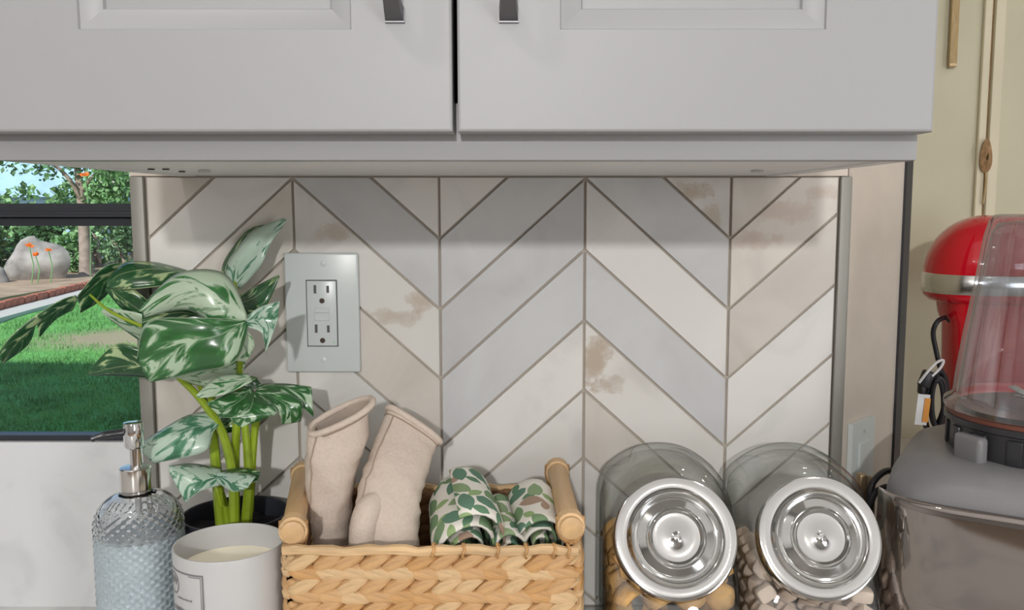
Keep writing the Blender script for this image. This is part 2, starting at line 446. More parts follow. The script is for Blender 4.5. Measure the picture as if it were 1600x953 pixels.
# ------------------------------------------------------------------ mesh builder
class MB:
    def __init__(self):
        self.v = []; self.f = []; self.uv = {}; self.mi = []
    def add(self, verts, faces, uvs=None, mi=0):
        b = len(self.v)
        self.v += [Vector(p) for p in verts]
        self.f += [tuple(i + b for i in f) for f in faces]
        self.mi += [mi] * len(faces)
        if uvs:
            for i, t in enumerate(uvs):
                self.uv[b + i] = t
        return self
    def box(self, c, s, rot=None, mi=0):
        c = Vector(c); hx, hy, hz = (k / 2 for k in s)
        vs = [Vector((x, y, z)) for x in (-hx, hx) for y in (-hy, hy) for z in (-hz, hz)]
        if rot is not None:
            vs = [rot @ p for p in vs]
        return self.add([p + c for p in vs], [(0, 1, 3, 2), (4, 6, 7, 5), (0, 4, 5, 1), (2, 3, 7, 6), (0, 2, 6, 4), (1, 5, 7, 3)], mi=mi)
    def bb(self, x0, x1, y0, y1, z0, z1):
        return self.box(((x0 + x1) / 2, (y0 + y1) / 2, (z0 + z1) / 2), (x1 - x0, y1 - y0, z1 - z0))
    def rbox(self, c, s, r, seg=3, mat4=None):
        bm = bmesh.new()
        bmesh.ops.create_cube(bm, size=1)
        for q in bm.verts:
            q.co = Vector((q.co.x * s[0], q.co.y * s[1], q.co.z * s[2]))
        bmesh.ops.bevel(bm, geom=bm.edges[:], offset=r, segments=seg, profile=0.5, affect='EDGES')
        bm.verts.index_update()
        vs = [q.co.copy() for q in bm.verts]
        if mat4 is not None:
            vs = [mat4 @ p for p in vs]
        self.add([p + Vector(c) for p in vs], [[q.index for q in f.verts] for f in bm.faces])
        bm.free()
        return self
    def lathe(self, prof, c=(0, 0, 0), n=40, mat4=None, cap0=True, cap1=True):
        """prof: (radius, z) list turned about z"""
        vs = []; fs = []
        k = len(prof)
        for (r, z) in prof:
            for i in range(n):
                a = 2 * pi * i / n
                vs.append(Vector((r * cos(a), r * sin(a), z)))
        for j in range(k - 1):
            for i in range(n):
                i2 = (i + 1) % n
                fs.append((j * n + i, j * n + i2, (j + 1) * n + i2, (j + 1) * n + i))
        if cap0:
            fs.append(tuple(range(n - 1, -1, -1)))
        if cap1:
            fs.append(tuple(range((k - 1) * n, k * n)))
        if mat4 is not None:
            vs = [mat4 @ p for p in vs]
        return self.add([p + Vector(c) for p in vs], fs)
    def tube(self, pts, r, n=8, cap=True):
        pts = [Vector(p) for p in pts]
        rs = r if isinstance(r, (list, tuple)) else [r] * len(pts)
        vs = []; fs = []
        up = Vector((0.31, 0.17, 0.93)).normalized()
        prev = None
        for i, p in enumerate(pts):
            t = (pts[min(i + 1, len(pts) - 1)] - pts[max(i - 1, 0)]).normalized()
            a = prev - t * prev.dot(t) if prev is not None else t.cross(up)
            if a.length < 1e-6:
                a = t.orthogonal()
            a.normalize(); prev = a
            b = t.cross(a)
            for j in range(n):
                w = 2 * pi * j / n
                vs.append(p + (a * cos(w) + b * sin(w)) * rs[i])
        for i in range(len(pts) - 1):
            for j in range(n):
                j2 = (j + 1) % n
                fs.append((i * n + j, i * n + j2, (i + 1) * n + j2, (i + 1) * n + j))
        if cap:
            fs.append(tuple(range(n - 1, -1, -1)))
            fs.append(tuple(range((len(pts) - 1) * n, len(pts) * n)))
        return self.add(vs, fs)
    def grid(self, P, nu, nv, closed_v=False, uvs=None):
        """P[u][v] points"""
        vs = [P[i][j] for i in range(nu) for j in range(nv)]
        fs = []
        for i in range(nu - 1):
            for j in range(nv if closed_v else nv - 1):
                j2 = (j + 1) % nv
                fs.append((i * nv + j, i * nv + j2, (i + 1) * nv + j2, (i + 1) * nv + j))
        return self.add(vs, fs, uvs)
    def ball(self, c, s, nu=8, nv=10, rot=None):
        P = []
        for i in range(nu + 1):
            th = pi * i / nu
            row = []
            for j in range(nv):
                a = 2 * pi * j / nv
                p = Vector((s[0] * sin(th) * cos(a), s[1] * sin(th) * sin(a), s[2] * cos(th)))
                if rot is not None:
                    p = rot @ p
                row.append(p + Vector(c))
            P.append(row)
        return self.grid(P, nu + 1, nv, True)
    def build(self, name, mats, parent=None, smooth=True, angle=40, origin=None):
        me = bpy.data.meshes.new(name)
        o = bpy.data.objects.new(name, me)
        org = Vector(origin) if origin is not None else (world_of(parent) if parent else Vector((0, 0, 0)))
        me.from_pydata([tuple(p - org) for p in self.v], [], self.f)
        if not isinstance(mats, (list, tuple)):
            mats = [mats]
        for m in mats:
            me.materials.append(m)
        if len(mats) > 1:
            for i, p in enumerate(me.polygons):
                p.material_index = self.mi[i]
        if self.uv:
            ul = me.uv_layers.new(name='UVMap')
            for lp in me.loops:
                t = self.uv.get(lp.vertex_index, (0, 0))
                ul.data[lp.index].uv = t
        me.validate()
        bm = bmesh.new(); bm.from_mesh(me)
        bmesh.ops.remove_doubles(bm, verts=bm.verts, dist=1e-6)
        bmesh.ops.recalc_face_normals(bm, faces=bm.faces)
        bm.to_mesh(me); bm.free()
        if smooth:
            me.shade_smooth()
            me.set_sharp_from_angle(angle=radians(angle))
        COL.objects.link(o)
        if parent:
            o.parent = parent
            o.location = org - world_of(parent) if origin is not None else (0, 0, 0)
        else:
            o.location = org
        return o

def world_of(o):
    p = Vector((0, 0, 0))
    while o is not None:
        p += o.location
        o = o.parent
    return p

def tag(o, label=None, cat=None, group=None, kind=None):
    if label: o['label'] = label
    if cat: o['category'] = cat
    if group: o['group'] = group
    if kind: o['kind'] = kind
    return o

def thing(name, loc, label, cat, group=None):
    o = bpy.data.objects.new(name, None)
    o.empty_display_size = 0.02
    COL.objects.link(o)
    o.location = loc
    return tag(o, label, cat, group)

def struct(o):
    o['kind'] = 'structure'
    return o

def smoothpath(pts, n=20):
    """Catmull-Rom through pts"""
    pts = [Vector(p) for p in pts]
    out = []
    m = len(pts) - 1
    for i in range(n + 1):
        t = i / n * m
        k = min(int(t), m - 1); f = t - k
        p0 = pts[max(k - 1, 0)]; p1 = pts[k]; p2 = pts[k + 1]; p3 = pts[min(k + 2, m)]
        out.append(0.5 * ((2 * p1) + (p2 - p0) * f + (2 * p0 - 5 * p1 + 4 * p2 - p3) * f * f + (3 * p1 - p0 - 3 * p2 + p3) * f ** 3))
    return out

# ================================================================== THE SETTING
XL, XR = xat(229, 400, 0), xat(1310, 400, 0)     # tiled field, left and right
XL = -0.3895; XR = 0.3165
ZT = 0.457                                     # underside of the wall cabinet = top of the tiled field
GROUND = -1.16
ZSILL = zat(691, 0.0)
CEIL = 1.55
# back wall: grout bed, wall above the cabinet, wall beside and above the window, an unseen storey above sized to shade the lawn
b = MB()
b.bb(-0.4045, 0.325, 0.0035, 0.16, -0.04, CEIL)
b.bb(-3.0, -0.4045, 0.012, 0.16, 0.95, CEIL)
b.bb(-3.0, -1.75, 0.012, 0.16, -0.9, 0.95)
wall_back = struct(b.build('wall_back', M['grout'], smooth=False))
b = MB(); b.bb(-0.4045, 0.325, -0.001, 0.0034, ZT + 0.0005, CEIL)
struct(b.build('trim_1', M['wall_paint'], smooth=False))
b = MB(); b.bb(-1.75, -0.4045, 0.0, 0.022, -0.9, ZSILL); b.bb(-1.75, -0.4045, 0.022, 0.16, -0.9, ZSILL - 0.08)
struct(b.build('wall_left', M['quartz'], smooth=False))
b = MB()
b.bb(-18, 8, -4.6, 0.3, CEIL + 0.05, 5.1)  # unseen block, width and height set to shade the near lawn
struct(b.build('lawn_shade_wall', M['stucco'], smooth=False))
b = MB(); b.bb(-3, 3, -4.5, 0.9, CEIL, CEIL + 0.05); struct(b.build('ceiling', M['room'], smooth=False))
b = MB(); b.bb(-3, 3, -4.5, 0.9, -0.96, -0.91); struct(b.build('floor', M['floor'], smooth=False))
b = MB(); b.bb(-3, 3, -4.6, -4.5, -0.91, CEIL); struct(b.build('wall_rear', M['room'], smooth=False))
b = MB(); b.bb(-3.1, -3, -4.6, 0.16, -0.96, CEIL); struct(b.build('wall_side', M['room'], smooth=False))
b = MB(); b.bb(3, 3.1, -4.6, 0.9, -0.96, CEIL); struct(b.build('wall_far', M['room'], smooth=False))

# slanted return of the wall to the right, with its dark end trim, and the cream wall beyond
P0 = Vector((0.3305, 0.0, 0)); P1 = Vector((0.4215, 0.0935, 0))
dv = (P1 - P0).normalized(); nv = Vector((dv.y, -dv.x, 0))     # nv faces the room
def prism(poly, z0, z1):
    n = len(poly)
    vs = [Vector((p[0], p[1], z0)) for p in poly] + [Vector((p[0], p[1], z1)) for p in poly]
    fs = [tuple(range(n - 1, -1, -1)), tuple(range(n, 2 * n))] + [(i, (i + 1) % n, n + (i + 1) % n, n + i) for i in range(n)]
    return vs, fs
b = MB(); b.add(*prism([P0, P1, (0.36, 0.17), (0.327, 0.16), (0.327, 0.002)], -0.04, CEIL))
wall_corner = struct(b.build('wall_corner', M['wall_paint'], smooth=False))
P2 = P1 + dv * 0.017
b = MB(); b.add(*prism([P1 + nv * 0.003, P2 + nv * 0.003, P2 - nv * 0.04, P1 - nv * 0.04], -0.04, CEIL))
struct(b.build('trim_2', M['black_trim'], smooth=False))
WY = 0.70
b = MB(); b.bb(0.36, 3.0, WY, WY + 0.15, -0.91, CEIL)
wall_right = struct(b.build('wall_right', M['cream_wall'], smooth=False))
b = MB(); b.bb(0.352, 0.415, 0.172, WY - .001, -0.91, CEIL)
struct(b.build('wall_partition', M['cream_wall'], smooth=False))
# vertical boards of the cream wall: two battens with a groove between them
gx0 = xat(1545, 100, WY)
for k, (xa, xb, th) in enumerate([(xat(1531, 100, WY), gx0 - 0.002, 0.010), (gx0 + 0.002, xat(1563, 100, WY), 0.013)]):
    b = MB(); b.rbox(((xa + xb) / 2, WY - th / 2, 0.3), (xb - xa, th, 2.4), 0.003, 2)
    o = b.build('board', M['cream_trim'], wall_right)
b = MB(); b.bb(gx0 - 0.002, gx0 + 0.002, WY - 0.003, WY, -0.9, 1.5)
b.build('groove', M['jute'], wall_right, smooth=False)

# metal edge trims at both ends of the tiled field
for k, (xa, xb) in enumerate([(-0.4045, XL - 0.001), (XR + 0.001, 0.3295)]):
    b = MB()
    b.rbox(((xa + xb) / 2, 0.0, ZT / 2), (xb - xa, 0.008, ZT), 0.002, 2)
    struct(b.build('trim_%d' % (3 + k), M['metal_trim']))

# ---------------------------------------------------------------- chevron tiles, one object each
cols = [-0.3895, -0.2400, -0.0908, 0.0582, 0.2072, 0.3562]
zL = zat(392, 0)                        # a peak of the chevron on the joint at x = .0582
rise = zat(392, 0) - zat(590.5, 0)
per = (zat(392, 0) - zat(610, 0)) / 2
stain_px = [(515, 345), (610, 490), (950, 590), (1080, 310)]
rust_px = [(1225, 330), (1290, 330)]
warm_px = [(620, 580), (985, 690), (270, 330), (260, 520), (1160, 300), (300, 640), (1270, 400)]
grey_px = [(800, 385), (800, 300), (740, 560), (800, 470), (1020, 540), (1040, 360), (1190, 480), (630, 330), (395, 340), (1225, 470), (560, 560), (1030, 640)]
def clip(poly, axis, val, keep_less):
    out = []
    for i in range(len(poly)):
        a, c = poly[i], poly[(i + 1) % len(poly)]
        ia = (a[axis] <= val) if keep_less else (a[axis] >= val)
        ic = (c[axis] <= val) if keep_less else (c[axis] >= val)
        if ia: out.append(a)
        if ia != ic:
            t = (val - a[axis]) / (c[axis] - a[axis])
            out.append((a[0] + (c[0] - a[0]) * t, a[1] + (c[1] - a[1]) * t))
    return out
def inpoly(p, poly):
    s = False
    for i in range(len(poly)):
        a, c = poly[i], poly[i - 1]
        if (a[1] > p[1]) != (c[1] > p[1]) and p[0] < (c[0] - a[0]) * (p[1] - a[1]) / (c[1] - a[1]) + a[0]:
            s = not s
    return s
def topx(L):
    return [(at(x, y, 0).x, at(x, y, 0).z) for x, y in L]
SP, RP, WP, GP = topx(stain_px), topx(rust_px), topx(warm_px), topx(grey_px)
g = 0.0013
tilerng = random.Random(3)
for c in range(5):
    x0, x1 = cols[c] + g, cols[c + 1] - g
    up = c % 2 == 0                     # columns 0, 2, 4 rise to the right
    for k in range(-8, 5):
        zp = zL + k * per               # level at the peak side
        zv = zp - rise                  # level at the valley side
        za, zb = (zv, zp) if up else (zp, zv)
        sl = sqrt(1 + (rise / 0.149) ** 2) * g
        poly = [(x0, za - per + sl), (x1, zb - per + sl), (x1, zb - sl), (x0, za - sl)]
        full = list(poly)
        poly = clip(poly, 1, ZT - 0.001, True)
        poly = clip(poly, 1, 0.002, False) if len(poly) > 2 else poly
        poly = clip(poly, 0, XR - 0.0005, True) if len(poly) > 2 else poly
        if len(poly) < 3: continue
        ar = 0.5 * abs(sum(poly[i][0] * poly[i - 1][1] - poly[i - 1][0] * poly[i][1] for i in range(len(poly))))
        if ar < 2e-5: continue
        cx = sum(p[0] for p in poly) / len(poly); cz = sum(p[1] for p in poly) / len(poly)
        m = 'tile_white'
        if any(inpoly(p, poly) for p in GP): m = 'tile_grey'
        if any(inpoly(p, poly) for p in WP): m = 'tile_warm'
        if any(inpoly(p, poly) for p in SP): m = 'tile_stain'
        if any(inpoly(p, poly) for p in RP): m = 'tile_rust'
        yf = tilerng.uniform(-0.0003, 0.0003)
        n = len(poly)
        ins = []
        for p in poly:
            d = Vector((cx - p[0], cz - p[1])); d = d / max(d.length, 1e-6) * 0.0007
            ins.append((p[0] + d.x, p[1] + d.y))
        b = MB()
        vs = [(p[0], 0.0036, p[1]) for p in poly] + [(p[0], yf + 0.0006, p[1]) for p in poly] + [(p[0], yf, p[1]) for p in ins]
        fs = []
        for r_ in range(2):
            for i in range(n):
                i2 = (i + 1) % n
                fs.append((r_ * n + i, r_ * n + i2, (r_ + 1) * n + i2, (r_ + 1) * n + i))
        fs.append(tuple(range(2 * n, 3 * n)))
        b.add(vs, fs)
        b.build('tile', M[m], wall_back, smooth=False, origin=(cx, 0, cz))

# ---------------------------------------------------------------- window on the left
wz0, wz1 = ZSILL, 0.95
wx0, wx1 = -1.75, -0.4055
b = MB()
b.bb(wx0, wx1, 0.006, 0.022, wz0, wz0 + 0.006)
b.bb(wx0, wx1, 0.03, 0.09, wz1 - 0.03, wz1)
b.bb(wx0, wx0 + 0.03, 0.03, 0.09, wz0, wz1)
window_1 = struct(b.build('window_1', M['black_frame'], smooth=False))
zm0, zm1 = zat(352, 0.04), zat(318, 0.04)
b = MB()
h = zm1 - zm0
b.bb(wx0 + 0.03, wx1, 0.018, 0.040, zm0, zm1)
b.bb(wx0 + 0.03, wx1, 0.006, 0.020, zm0 + h * 0.62, zm1)
b.bb(wx0 + 0.03, wx1, 0.002, 0.020, zm0 + h * 0.40, zm0 + h * 0.55)
b.bb(wx0 + 0.03, wx1, 0.010, 0.020, zm0, zm0 + h * 0.33)
b.build('meeting_rail', M['black_frame'], window_1, smooth=False)
b = MB(); b.bb(wx0 + 0.03, wx1, 0.006, 0.0065, zm0 + h * 0.57, zm0 + h * 0.60)
b.build('weather_strip', M['pewter'], window_1, smooth=False)
b = MB(); b.bb(wx0 + 0.02, wx1, 0.026, 0.029, zm1 - 0.004, wz1 - 0.02)
b.build('pane', M['pane'], window_1, smooth=False)
b = MB(); b.bb(wx0 + 0.02, wx1, 0.014, 0.017, wz0 + 0.004, zm0 + 0.004)
b.build('pane', M['pane'], window_1, smooth=False)

# ---------------------------------------------------------------- counter
b = MB()
b.bb(-2.2, 0.327, -0.66, 0.0, -0.04, 0.0)
b.add(*prism([(0.327, -0.66), (2.2, -0.66), (2.2, WY - .001), (0.4165, WY - .001), (0.4165, 0.05), (0.370, 0.03), (0.33, -0.001), (0.327, -0.001)], -0.04, 0.0))
counter = b.build('countertop', M['counter'], smooth=False)
tag(counter, 'white stone countertop under the basket and jars', 'countertop')
b = MB()
b.bb(-2.2, 2.2, -0.62, -0.02, -0.91, -0.04)
tag(b.build('base_cabinet', M['cabinet'], smooth=False), 'white base cabinet run below the stone countertop', 'cabinet')

# ================================================================== UPPER CABINET
CYF = -0.32                         # face frame front
cx0, cx1 = -0.3536, 0.2575
CZ1 = 1.25
cab = thing('upper_cabinet', ((cx0 + cx1) / 2, CYF / 2, ZT), 'white shaker style wall cabinet with two doors hung above the chevron tiles', 'cabinet')
b = MB()
t = 0.016
b.bb(cx0, cx0 + t, CYF + 0.019, -0.0015, ZT, CZ1)
b.bb(cx1 - t, cx1, CYF + 0.019, -0.0015, ZT, CZ1)
b.bb(cx0 + t, cx1 - t, CYF + 0.019, -0.0015, ZT + 0.0008, ZT + 0.014)
b.bb(cx0, cx1, CYF + 0.019, -0.0015, CZ1 - t, CZ1)
b.build('carcass', M['carcass_bounce'], cab, smooth=False)
b = MB(); b.bb(cx0 + t, cx1 - t, -0.012, -0.002, ZT + 0.014, CZ1 - t)
b.bb(cx0 + t, cx1 - t, CYF + 0.022, -0.012, ZT + 0.0145, ZT + 0.016)
b.build('inner_shade_sheet', M['inside_shade'], cab, smooth=False)  # dark sheets standing for the shade behind the door gap
zrail = zat(161, CYF)
b = MB()
b.rbox(((cx0 + cx1) / 2, CYF + 0.0095, (ZT + zrail) / 2), (cx1 - cx0, 0.019, zrail - ZT), 0.0012, 2)
b.bb(cx0, cx0 + 0.035, CYF, CYF + 0.019, zrail, CZ1)
b.bb(cx1 - 0.035, cx1, CYF, CYF + 0.019, zrail, CZ1)
b.bb(cx0 + 0.035, cx1 - 0.035, CYF, CYF + 0.019, CZ1 - 0.05, CZ1)
b.build('face_frame', M['cabinet'], cab)
# light rail at the back under the cabinet
b = MB()
# screw cover plugs and keyhole slots on the underside
for px in (322, 1181):
    p = at(px, 263.5, -0.14)
    xx = p.x
    b = MB(); b.lathe([(0.005, -0.0012), (0.0055, 0.0002)], (xx, -0.145, ZT), 20)
    b.build('screw_cap', M['plug_grey'], cab)
for (dx, dy) in ((-0.005, -0.02), (0.007, -0.02), (0.001, 0.03)):
    b = MB(); b.lathe([(0.0028, -0.0006), (0.0028, 0.0004)], (-0.303 + dx, -0.16 + dy, ZT), 12)
    b.build('keyhole_slot', M['hole'], cab)

DF = -0.342                          # door front
DB = CYF - 0.0015
zd0 = zat(206, DF)
def door(xa, xb, rx0, rx1, hx):
    """raised frame door with a bevelled recess; rx0..rx1 recess sides"""
    zd1 = CZ1 - 0.01
    rz0 = zat(46, DF); rz1 = zd1 - 0.066
    def rect(x0, x1, z0, z1, y):
        return [Vector((x0, y, z0)), Vector((x1, y, z0)), Vector((x1, y, z1)), Vector((x0, y, z1))]
    e = 0.0018
    rings = [rect(xa, xb, zd0, zd1, DB), rect(xa, xb, zd0, zd1, DF + e), rect(xa + e * .3, xb - e * .3, zd0 + e * .3, zd1 - e * .3, DF + e * .3), rect(xa + e, xb - e, zd0 + e, zd1 - e, DF),
             rect(rx0, rx1, rz0, rz1, DF), rect(rx0 + .0008, rx1 - .0008, rz0 + .0008, rz1 - .0008, DF + .0018),
             rect(rx0 + .003, rx1 - .003, rz0 + .003, rz1 - .003, DF + .0022),
             rect(rx0 + .0135, rx1 - .0135, rz0 + .0135, rz1 - .0135, DF + .0062),
             rect(rx0 + .0145, rx1 - .0145, rz0 + .0145, rz1 - .0145, DF + .0088)]
    b = MB()
    vs = [p for r in rings for p in r]
    fs = [(0, 3, 2, 1)]
    for i in range(len(rings) - 1):
        for j in range(4):
            j2 = (j + 1) % 4
            fs.append((i * 4 + j, i * 4 + j2, (i + 1) * 4 + j2, (i + 1) * 4 + j))
    k = (len(rings) - 1) * 4
    fs.append((k, k + 1, k + 2, k + 3))
    b.add(vs, fs)
    d = b.build('door', M['cabinet'], cab, angle=20)
    # handle: bar pull on two flared feet
    zb = zat(34, DF - 0.004)
    L = 0.128
    b = MB()
    prof = [(0, 0.0, 0.0062, 0.0045), (0.004, 0.001, 0.0058, 0.0045), (0.014, 0.0045, 0.005, 0.004), (0.024, 0.012, 0.0046, 0.0035), (0.029, 0.024, 0.0045, 0.003), (0.030, 0.04, 0.0045, 0.003)]
    full = prof + [(y, L - z, w, th) for (y, z, w, th) in reversed(prof)]
    P = []
    for i, (y, z, w, th) in enumerate(full):
        a = full[max(i - 1, 0)]; c = full[min(i + 1, len(full) - 1)]
        ty, tz = c[0] - a[0], c[1] - a[1]
        ln = sqrt(ty * ty + tz * tz) or 1
        ny, nz = -tz / ln, ty / ln
        if i in (0, len(full) - 1):
            ny, nz = 0, (-1 if i == 0 else 1) * -1
        row = []
        for (sx, sn) in ((-1, -1), (1, -1), (1, 1), (-1, 1)):
            row.append(Vector((hx + sx * w, DF - 0.0002 - y + sn * ny * th * -1, zb + 0.0045 + z + sn * nz * th * -1)))
        P.append(row)
    b.grid(P, len(P), 4, True)
    h = b.build('handle', M['pewter'], d, angle=25)
    h['label'] = 'dark pewter bar handle'
    for i in range(2):
        b = MB(); b.bb(hx - 0.0062, hx + 0.0062, DF - 0.0022, DF - 0.0001, zb + (0 if i == 0 else L), zb + 0.009 + (0 if i == 0 else L))
        b.build('handle_foot', M['pewter'], d, smooth=False)
    return d
xg0, xg1 = xat(706.5, 120, DF), xat(714.5, 120, DF)
door(cx0 - 0.003, xg0, xat(122, 46, DF), xat(549, 46, DF), xat(617, 20, DF))
door(xg1, cx1, xat(875, 46, DF), xat(1291, 46, DF), xat(795, 20, DF))

# ================================================================== OUTLET
def flat_box(xa, xb, ya, yb, z0, z1, r, seg=2):
    b = MB(); b.rbox(((xa + xb) / 2, (ya + yb) / 2, (z0 + z1) / 2), (xb - xa, yb - ya, z1 - z0), r, seg); return b
A = at(444, 395, -0.003); B = at(564, 581, -0.003)
out = thing('wall_outlet', ((A.x + B.x) / 2, 0, B.z), 'white ground fault wall outlet on the chevron tiles beside the potted plant', 'outlet')
flat_box(A.x, B.x, -0.0062, -0.0004, B.z, A.z, 0.0022, 3).build('cover_plate', M['plastic_white'], out)
a1 = at(478, 438, -0.007); b1 = at(528, 541, -0.007)
flat_box(a1.x - .0005, b1.x + .0005, -0.0066, -0.0055, b1.z - .0005, a1.z + .0005, 0.0004, 1).build('gap_shadow_sheet', M['slot'], out)  # dark sheet painting the shadow in the gap around the receptacle
flat_box(a1.x + .0005, b1.x - .0005, -0.0078, -0.0058, b1.z + .0005, a1.z - .0005, 0.0008, 2).build('receptacle', M['plastic_white'], out)
for (x, y, w, hh) in [(492, 452, 4, 13), (512, 452, 4, 11), (494, 513.5, 4, 13), (513, 514, 4, 11)]:
    p = at(x, y, -0.008); s = 0.00066
    b = MB(); b.bb(p.x - w * s / 2, p.x + w * s / 2, -0.0081, -0.0070, p.z - hh * s / 2, p.z + hh * s / 2)
    b.build('slot', M['slot'], out, smooth=False)
for (x, y) in [(503, 470), (504, 532)]:
    p = at(x, y, -0.008)
    b = MB(); b.lathe([(0.0027, 0), (0.0027, 0.0012)], (p.x, -0.0081, p.z), 16, Matrix.Rotation(-pi / 2, 3, 'X'))
    b.build('ground_hole', M['ground_hole'], out)
for (y0, y1) in [(481, 488.5), (490, 501)]:
    p = at(491.5, y0, -0.008); q = at(515, y1, -0.008)
    flat_box(p.x, q.x, -0.0088, -0.0072, q.z, p.z, 0.0004, 1).build('test_button', M['plastic_white'], out)
p = at(521.5, 535, -0.008)
b = MB(); b.ball((p.x, -0.0079, p.z), (0.0010, 0.0006, 0.0010), 6, 8); o = b.build('indicator_light', M['led'], out); o['label'] = 'small green indicator light'
for (x, y) in [(505, 412), (506, 563)]:
    p = at(x, y, -0.006)
    b = MB(); b.lathe([(0.0030, 0), (0.0030, 0.0006), (0.0024, 0.0009)], (p.x, -0.0060, p.z), 16, Matrix.Rotation(pi / 2, 3, 'X'))
    b.bb(p.x - 0.0022, p.x + 0.0022, -0.0071, -0.0068, p.z - 0.0003, p.z + 0.0003)
    b.build('screw', M['plastic_white'], out)

# switch box on the slanted wall return, seen edge on
p0 = at(1336, 672, P0.y)
sw = thing('switch_plate', (P0.x, P0.y, p0.z - 0.12), 'white switch plate on the narrow slanted wall right of the tiles', 'switch')
def slant_box(s0, s1, z0, z1, d0, d1):
    poly = [P0 + dv * s0 + nv * d0, P0 + dv * s1 + nv * d0, P0 + dv * s1 + nv * d1, P0 + dv * s0 + nv * d1]
    b = MB(); b.add(*prism(poly, z0, z1)); return b
zt = zat(665, 0.0)
slant_box(0.011, 0.066, zt - 0.115, zt, 0.0005, 0.006).build('cover_plate', M['plastic_white'], sw, smooth=False)
slant_box(0.026, 0.051, zt - 0.092, zt - 0.024, 0.006, 0.0085).build('rocker', M['plastic_white'], sw, smooth=False)
for zz in (zt - 0.012, zt - 0.104):
    slant_box(0.037, 0.040, zz - 0.0015, zz + 0.0015, 0.006, 0.007).build('screw', M['plug_grey'], sw, smooth=False)
# plug and cable of the blender below the switch
pl = at(1352, 752, -0.01)
cordthing = thing('power_plug', (pl.x, -0.03, 0), 'brown plug and black cable at the wall behind the right glass jar', 'plug')
b = MB(); b.rbox((pl.x - 0.006, -0.016, pl.z - 0.012), (0.009, 0.012, 0.045), 0.002); b.rbox((pl.x + 0.006, -0.012, pl.z - 0.014), (0.006, 0.01, 0.04), 0.002)
b.build('plug_body', M['brass'], cordthing)
b = MB(); b.tube(smoothpath([at(1358, 790, -0.03), at(1362, 758, -0.025), at(1380, 738, -0.01), at(1398, 735, 0.0)], 14), 0.0035, 8)
b.tube(smoothpath([at(1356, 800, -0.036), at(1368, 770, -0.032), at(1384, 760, -0.02)], 10), 0.003, 8)
b.build('cable', M['rubber'], cordthing)

# ================================================================== POTTED PLANT
PY = -0.062
pc = at(369, 800, PY)
R = 81.0 / F * (PY - EYE.y + 0.05)
plant = thing('potted_plant', (pc.x, PY, 0), 'variegated leafy plant in a round charcoal pot beside the window', 'plant')
zr = pc.z
b = MB()
b.lathe([(R * .72, 0.001), (R * .80, 0.006), (R * .97, zr - 0.01), (R, zr - 0.002), (R * .985, zr), (R * .94, zr), (R * .92, zr - 0.004), (R * .90, zr - 0.022)], (pc.x, PY, 0), 48, cap1=False)
b.build('pot', M['pot'], plant)
b = MB()
sr = random.Random(2)
P = []
for i in range(9):
    r_ = R * .905 * i / 8
    P.append([Vector((pc.x + r_ * cos(2 * pi * j / 28), PY + r_ * sin(2 * pi * j / 28), zr - 0.018 + sr.uniform(-.002, .004))) for j in range(28)])
b.grid(P, 9, 28, True)
b.build('soil', M['soil'], plant)

def stem(pts, r0, r1, name='stem'):
    path = smoothpath([at(*p) for p in pts], 18)
    rs = [r0 + (r1 - r0) * i / 18 for i in range(19)]
    b = MB(); b.tube(path, rs, 8)
    return b.build(name, M['stem'], plant)
S = PY
stem([(347, 822, S), (341, 765, S), (335, 700, S), (332, 650, S), (331, 618, S - .005)], 0.0062, 0.0034)
stem([(358, 822, S), (352, 790, S), (346, 770, S - .002)], 0.0040, 0.0028)
stem([(366, 820, S - .012), (364, 745, S - .01), (346, 672, S - .008), (312, 622, S - .006), (282, 592, S - .004), (262, 572, S - .01)], 0.0054, 0.0024)
stem([(367, 820, S + .006), (367, 720, S + .006), (370, 660, S), (374, 590, S - .006), (377, 520, S - .018)], 0.0054, 0.0026)
stem([(384, 822, S), (389, 760, S), (387, 715, S), (382, 655, S)], 0.0060, 0.0034)
stem([(389, 800, S + .008), (393, 730, S + .006), (399, 660, S + .004), (402, 630, S - .004)], 0.0050, 0.0028)
stem([(394, 760, S + .014), (397, 700, S + .012), (404, 650, S + .01)], 0.0032, 0.0022)
stem([(328, 645, S + .004), (318, 618, S + .004), (306, 590, S + .004)], 0.0028, 0.0022)
stem([(377, 600, S + .01), (360, 560, S + .012), (250, 520, S + .02), (178, 490, S + .02), (140, 460, S + .01)], 0.0026, 0.0011)
stem([(377, 560, S + .012), (372, 480, S + .02), (366, 440, S + .024)], 0.0028, 0.0018)
stem([(345, 790, S - .02), (340, 770, S - .024), (334, 752, S - .024)], 0.0026, 0.0018)

def leaf(lobes, m, nu=18, nv=9, name='leaf'):
    """lobes: list of (spine[(px,py,Y)], edgeA[(px,py,Y)], edgeB[(px,py,Y)], curl) – the blade is swept between two edges over its midrib"""
    b = MB()
    for (sp, ea, eb, curl) in lobes:
        s = smoothpath([at(*p) for p in sp], nu - 1)
        A = smoothpath([at(*p) for p in ea], nu - 1)
        B = smoothpath([at(*p) for p in eb], nu - 1)
        P = []; uvs = []
        for i in range(nu):
            row = []
            u = i / (nu - 1)
            for j in range(nv):
                v = -1 + 2 * j / (nv - 1)
                e = A[i] if v < 0 else B[i]
                w = abs(v)
                p = s[i].lerp(e, w)
                hump = (w * (1 - w)) * 4
                d = (EYE - p).normalized()
                p = p + d * curl * hump * (e - s[i]).length + d * 0.0006 * sin(u * 21) * w
                row.append(p); uvs.append((u, v))
            P.append(row)
        b.grid(P, nu, nv, False, uvs)
    o = b.build(name, m, plant, angle=80)
    so = o.modifiers.new('thick', 'SOLIDIFY'); so.thickness = 0.0005; so.offset = 0
    return o
L = M
